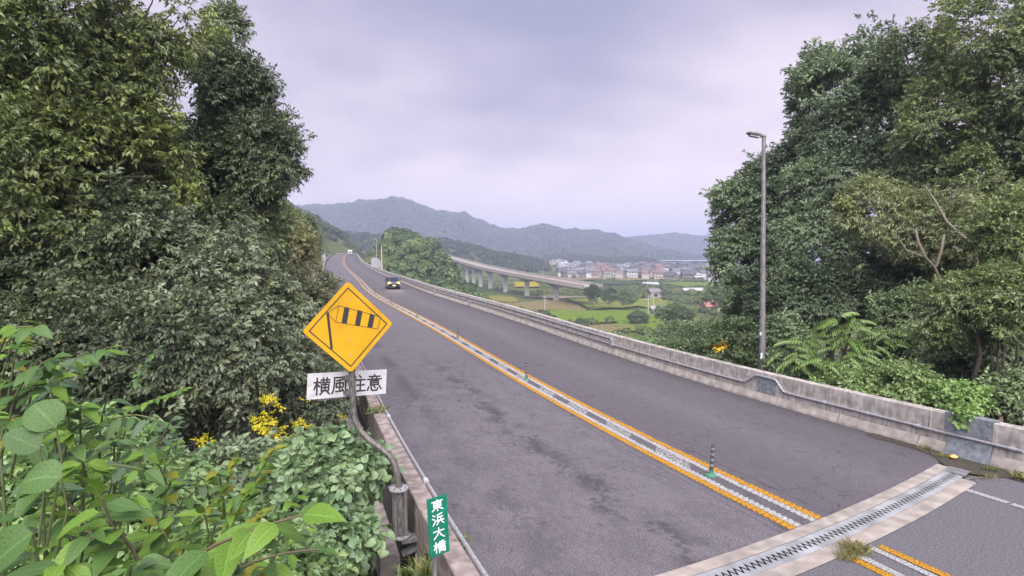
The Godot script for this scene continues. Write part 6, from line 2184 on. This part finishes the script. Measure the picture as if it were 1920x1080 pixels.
	shrub("orange_flower_shrub", "orange-yellow leaves low among the bushes left of the lamp's foot", Vector3(8.4, 0.33, -23.5) - Vector3(0, 0.4, 0), "broad", [[Vector3(8.29, 0.49, -23.2), Vector3(0.12, 0.08, 0.1)]], 20, Color(0.5, 0.24, 0.01), Color(0.62, 0.40, 0.02), 0.4, 0.6, 560, -0.9)


func foreground() -> void:
	# the shrubs on the bank under the camera
	var a := thing("foreground_shrub", "large-leaved bright green shrub at the frame's bottom left", "shrub", Vector3(-1.54, 2.04, -2.2))
	shoot(a, [Vector3(-1.19, 2.87, -2), Vector3(-1.08, 3.15, -1.95), Vector3(-0.88, 3.29, -1.85), Vector3(-0.65, 3.4, -1.75)], 15, 0.2, "ovate", ["leaf_bright", "leaf_mid", "leaf_bright"], 701, 0.25, 0.8, "brown_stem", 0.008)
	shoot(a, [Vector3(-1.28, 2.84, -2.05), Vector3(-1.32, 3.14, -2), Vector3(-1.36, 3.27, -1.95), Vector3(-1.36, 3.39, -1.9)], 13, 0.165, "ovate", ["leaf_bright", "leaf_bright", "leaf_mid"], 702, 0.3, 0.9, "brown_stem", 0.008)
	shoot(a, [Vector3(-1.65, 2.63, -2.3), Vector3(-1.68, 3.03, -2.3), Vector3(-1.8, 3.23, -2.3), Vector3(-1.86, 3.34, -2.3)], 12, 0.15, "ovate", ["leaf_mid", "leaf_grey"], 703, 0.35, 0.8, "brown_stem", 0.008)
	shoot(a, [Vector3(-1.17, 2.67, -2.3), Vector3(-1.12, 2.9, -2.3), Vector3(-0.93, 3.01, -2.25), Vector3(-0.74, 3.06, -2.2)], 9, 0.13, "ovate", ["leaf_mid", "leaf_mid", "leaf_bright"], 704, 0.3, 0.7, "brown_stem", 0.007)
	var b := thing("foreground_shrub", "greyish shrub with drooping leaves at the left edge above the round leaves", "shrub", Vector3(-2.34, 1.35, -2.9))
	shoot(b, [Vector3(-2.53, 2.44, -3), Vector3(-2.47, 3.3, -3), Vector3(-2.24, 3.6, -2.9), Vector3(-1.94, 3.75, -2.8)], 30, 0.125, "narrow", ["leaf_mid", "leaf_grey", "leaf_bright"], 711, 0.4, 0.8, "green_stem", 0.008)
	shoot(b, [Vector3(-2.48, 2.83, -2.8), Vector3(-2.48, 3.47, -2.8), Vector3(-2.32, 3.77, -2.7), Vector3(-2.23, 3.9, -2.65)], 15, 0.115, "ovate", ["leaf_bright", "leaf_mid", "leaf_yellow"], 712, 0.35, 0.8, "green_stem", 0.008)
	shoot(b, [Vector3(-2.09, 2.56, -2.9), Vector3(-2.08, 3.11, -2.9), Vector3(-2.03, 3.35, -2.85), Vector3(-1.95, 3.52, -2.8)], 22, 0.13, "narrow", ["leaf_grey", "leaf_grey", "leaf_mid"], 713, 0.6, 0.8, "green_stem", 0.008)
	shoot(b, [Vector3(-1.98, 2.73, -2.6), Vector3(-1.74, 3.18, -2.6), Vector3(-1.58, 3.34, -2.55), Vector3(-1.48, 3.47, -2.5)], 16, 0.10, "narrow", ["leaf_grey", "leaf_mid"], 714, 0.45, 0.8, "green_stem", 0.007)
	shoot(b, [Vector3(-2.12, 2.73, -2.6), Vector3(-2.05, 3.18, -2.6), Vector3(-1.99, 3.42, -2.6), Vector3(-2.03, 3.59, -2.6)], 20, 0.125, "ovate", ["leaf_grey", "leaf_mid"], 715, 0.5, 0.8, "green_stem", 0.007)
	shoot(b, [Vector3(-1.98, 2.39, -3.2), Vector3(-1.88, 2.76, -3.2), Vector3(-1.66, 2.94, -3.2), Vector3(-1.45, 3, -3.2)], 16, 0.10, "ovate", ["leaf_mid", "leaf_grey"], 716, 0.4, 0.8, "green_stem", 0.007)
	shoot(b, [Vector3(-2.36, 3.14, -2.7), Vector3(-2.24, 3.54, -2.7), Vector3(-2.09, 3.68, -2.65), Vector3(-1.93, 3.74, -2.6)], 16, 0.115, "narrow", ["leaf_mid", "leaf_bright", "leaf_grey"], 717, 0.45, 0.85, "green_stem", 0.006)
	shoot(b, [Vector3(-2.22, 3.31, -2.5), Vector3(-2.14, 3.59, -2.5), Vector3(-2, 3.72, -2.45), Vector3(-1.94, 3.76, -2.45)], 15, 0.11, "ovate", ["leaf_mid", "leaf_grey"], 718, 0.5, 0.85, "green_stem", 0.006)
	shoot(b, [Vector3(-2.17, 2.88, -2.8), Vector3(-2.05, 3.31, -2.8), Vector3(-1.83, 3.43, -2.75), Vector3(-1.64, 3.42, -2.7)], 18, 0.11, "narrow", ["leaf_grey", "leaf_mid"], 719, 0.55, 0.85, "green_stem", 0.006)
	shoot(b, [Vector3(-2.1, 3.02, -2.5), Vector3(-1.9, 3.22, -2.5), Vector3(-1.73, 3.3, -2.45), Vector3(-1.54, 3.3, -2.4)], 16, 0.12, "ovate", ["leaf_grey", "leaf_mid", "leaf_bright"], 720, 0.5, 0.85, "green_stem", 0.006)
	shoot(b, [Vector3(-2.28, 3.54, -2.5), Vector3(-2.2, 3.78, -2.5), Vector3(-2.1, 3.88, -2.45), Vector3(-1.97, 3.9, -2.4)], 12, 0.1, "ovate", ["leaf_bright", "leaf_yellow", "leaf_mid"], 7201, 0.4, 0.85, "green_stem", 0.006)
	var c := thing("foreground_shrub", "slim shoots of small light green leaves rising before the dark trees", "shrub", Vector3(-2.32, 0.86, -3.4))
	shoot(c, [Vector3(-2.57, 2.54, -3.4), Vector3(-2.45, 3.18, -3.4), Vector3(-2.16, 3.32, -3.35), Vector3(-1.87, 3.43, -3.3)], 60, 0.08, "ovate", ["leaf_bright", "leaf_bright", "leaf_mid"], 721, 0.25, 0.7, "green_stem", 0.006)
	shoot(c, [Vector3(-2.55, 2.44, -3.6), Vector3(-2.42, 3.19, -3.6), Vector3(-2.28, 3.49, -3.6), Vector3(-2.19, 3.61, -3.6)], 40, 0.08, "narrow", ["leaf_mid", "leaf_grey", "leaf_bright"], 722, 0.3, 0.7, "green_stem", 0.006)
	shoot(c, [Vector3(-2.22, 2.59, -3.3), Vector3(-2.17, 3.03, -3.3), Vector3(-2.01, 3.12, -3.3), Vector3(-1.92, 3.21, -3.3)], 18, 0.08, "ovate", ["leaf_mid", "leaf_grey"], 723, 0.3, 0.7, "green_stem", 0.006)
	var d := thing("foreground_shrub", "yellow-green leafy shoot standing left of the vines", "shrub", Vector3(-1.48, 1.35, -2.9))
	shoot(d, [Vector3(-1.53, 2.28, -2.9), Vector3(-1.44, 2.78, -2.9), Vector3(-1.27, 3.08, -2.85), Vector3(-1.15, 3.26, -2.8)], 52, 0.09, "ovate", ["leaf_bright", "leaf_yellow", "leaf_bright", "leaf_mid"], 731, 0.3, 0.8, "green_stem", 0.007)
	shoot(d, [Vector3(-1.64, 2.3, -3), Vector3(-1.57, 2.73, -3), Vector3(-1.48, 3.02, -3), Vector3(-1.45, 3.13, -3)], 34, 0.085, "ovate", ["leaf_bright", "leaf_yellow"], 732, 0.35, 0.8, "green_stem", 0.006)
	shoot(d, [Vector3(-1.72, 2.36, -2.9), Vector3(-1.68, 2.67, -2.9), Vector3(-1.6, 2.84, -2.9), Vector3(-1.53, 2.93, -2.9)], 18, 0.085, "ovate", ["leaf_yellow", "leaf_bright"], 733, 0.35, 0.8, "green_stem", 0.006)
	shoot(d, [Vector3(-1.31, 2.22, -2.9), Vector3(-1.19, 2.73, -2.9), Vector3(-1.12, 2.91, -2.85), Vector3(-1.04, 3.04, -2.8)], 16, 0.08, "ovate", ["leaf_bright", "leaf_mid"], 734, 0.35, 0.8, "green_stem", 0.006)
	var r := RandomNumberGenerator.new()
	r.seed = 744
	var tips := [
		[Vector3(-2.19, 3.81, -2.6), 0.11], [Vector3(-1.99, 3.65, -2.5), 0.11], [Vector3(-1.94, 3.52, -2.6), 0.11], [Vector3(-1.79, 3.36, -2.6), 0.11], [Vector3(-1.65, 3.3, -2.6), 0.10], [Vector3(-1.71, 3.37, -2.3), 0.12], [Vector3(-1.79, 3.31, -2.2), 0.13], [Vector3(-1.47, 3.27, -2.2), 0.12], [Vector3(-1.49, 3.2, -2.5), 0.10], [Vector3(-1.29, 3.11, -2.4), 0.11], [Vector3(-1.29, 3.19, -2.1), 0.13], [Vector3(-1.4, 3.27, -1.9), 0.14],
		[Vector3(-1.6, 3.2, -1.9), 0.14], [Vector3(-1.05, 3.09, -2.1), 0.12], [Vector3(-0.9, 3.05, -2.1), 0.12], [Vector3(-1.09, 3.15, -1.9), 0.14], [Vector3(-1.2, 3.22, -1.8), 0.15], [Vector3(-1.42, 3.22, -1.8), 0.15], [Vector3(-1.21, 2.97, -2.7), 0.09], [Vector3(-1.49, 3.1, -2.9), 0.085], [Vector3(-1.33, 3.03, -2.8), 0.09], [Vector3(-1.01, 2.88, -2.7), 0.09], [Vector3(-1.99, 3.55, -2.3), 0.12], [Vector3(-1.85, 3.46, -2.4), 0.12], [Vector3(-1.75, 3.22, -3), 0.085], [Vector3(-1.97, 3.33, -3), 0.09]]
	var low := thing("foreground_shrub", "thick bright green leafy shoots filling the bottom left of the frame", "shrub", Vector3(-1.49, 1.81, -2.2))
	var back := thing("foreground_shrub", "leafy shoots on the left bank between the round leaves and the dark trees", "shrub", Vector3(-2.09, 1.27, -2.7))
	for k in tips.size():
		var p: Vector3 = tips[k][0]
		var m: Array = [["leaf_bright", "leaf_mid", "leaf_bright"], ["leaf_mid", "leaf_grey", "leaf_bright"], ["leaf_bright", "leaf_yellow", "leaf_mid", "leaf_bright"]][r.randi() % 3]
		var lean := Vector3(r.randf_range(-0.25, 0.15), -0.5, r.randf_range(-0.25, 0.05))
		shoot(low if tips[k][1] > 0.112 else back, [p + lean * 1.2 - Vector3(0, 0.1, 0), p + lean * 0.55, p + lean * 0.2 + Vector3(0, 0.05, 0), p], 16, tips[k][1], "ovate" if r.randf() < 0.65 else "narrow", m, 760 + k, 0.35, 0.85, "green_stem", 0.006)
	var e := thing("round_leaved_plant", "plant with a few very large round leaves at the frame's left edge", "plant", Vector3(-1.7, 2.33, -1.9))
	for l in [[Vector3(-1.58, 3.6, -2), Vector3(-0.55, 0.75, 0.1), 0.13, "leaf_mid"], [Vector3(-1.6, 3.54, -1.95), Vector3(-0.8, 0.55, 0.2), 0.12, "leaf_mid"], [Vector3(-1.49, 3.46, -1.9), Vector3(-0.75, 0.2, 0.3), 0.13, "leaf_mid"], [Vector3(-1.51, 3.32, -1.8), Vector3(-0.6, -0.4, 0.3), 0.16, "leaf_mid"]]:
		put_leaf(e, "round", l[0], l[1].normalized(), Vector3(0.1, 0.75, 0.65).normalized(), l[2], l[3], r)
		var mb := MB.new()
		mb.tube([Vector3(-1.7, 2.68, -1.95) - e.position, l[0] - e.position - Vector3(0, 0.12, 0.02), l[0] - e.position], [0.006, 0.004, 0.003], 6)
		obj("stem", mb.mesh(), M["green_stem"], e)
	shrub("bank_undergrowth", "dense undergrowth filling the bank beneath the foreground shoots", Vector3(-2.57, 1.04, -3.8), "broad", [[Vector3(-4.29, 1.95, -5), Vector3(0.6, 0.5, 0.5)], [Vector3(-3.69, 1.76, -5.2), Vector3(0.7, 0.42, 0.5)], [Vector3(-2.93, 1.25, -5.4), Vector3(0.7, 0.36, 0.5)], [Vector3(-4.47, 2.03, -5.8), Vector3(0.7, 0.4, 0.5)], [Vector3(-3.91, 1.67, -6), Vector3(0.6, 0.3, 0.5)], [Vector3(-2.61, 0.86, -5.8), Vector3(0.7, 0.35, 0.5)], [Vector3(-3.55, 1.78, -4.2), Vector3(0.6, 0.35, 0.4)], [Vector3(-2.81, 1.54, -4.4), Vector3(0.7, 0.3, 0.4)]], 4200, Color(0.06, 0.10, 0.04), Color(0.14, 0.20, 0.07), 0.45, 0.8, 750, -0.4)
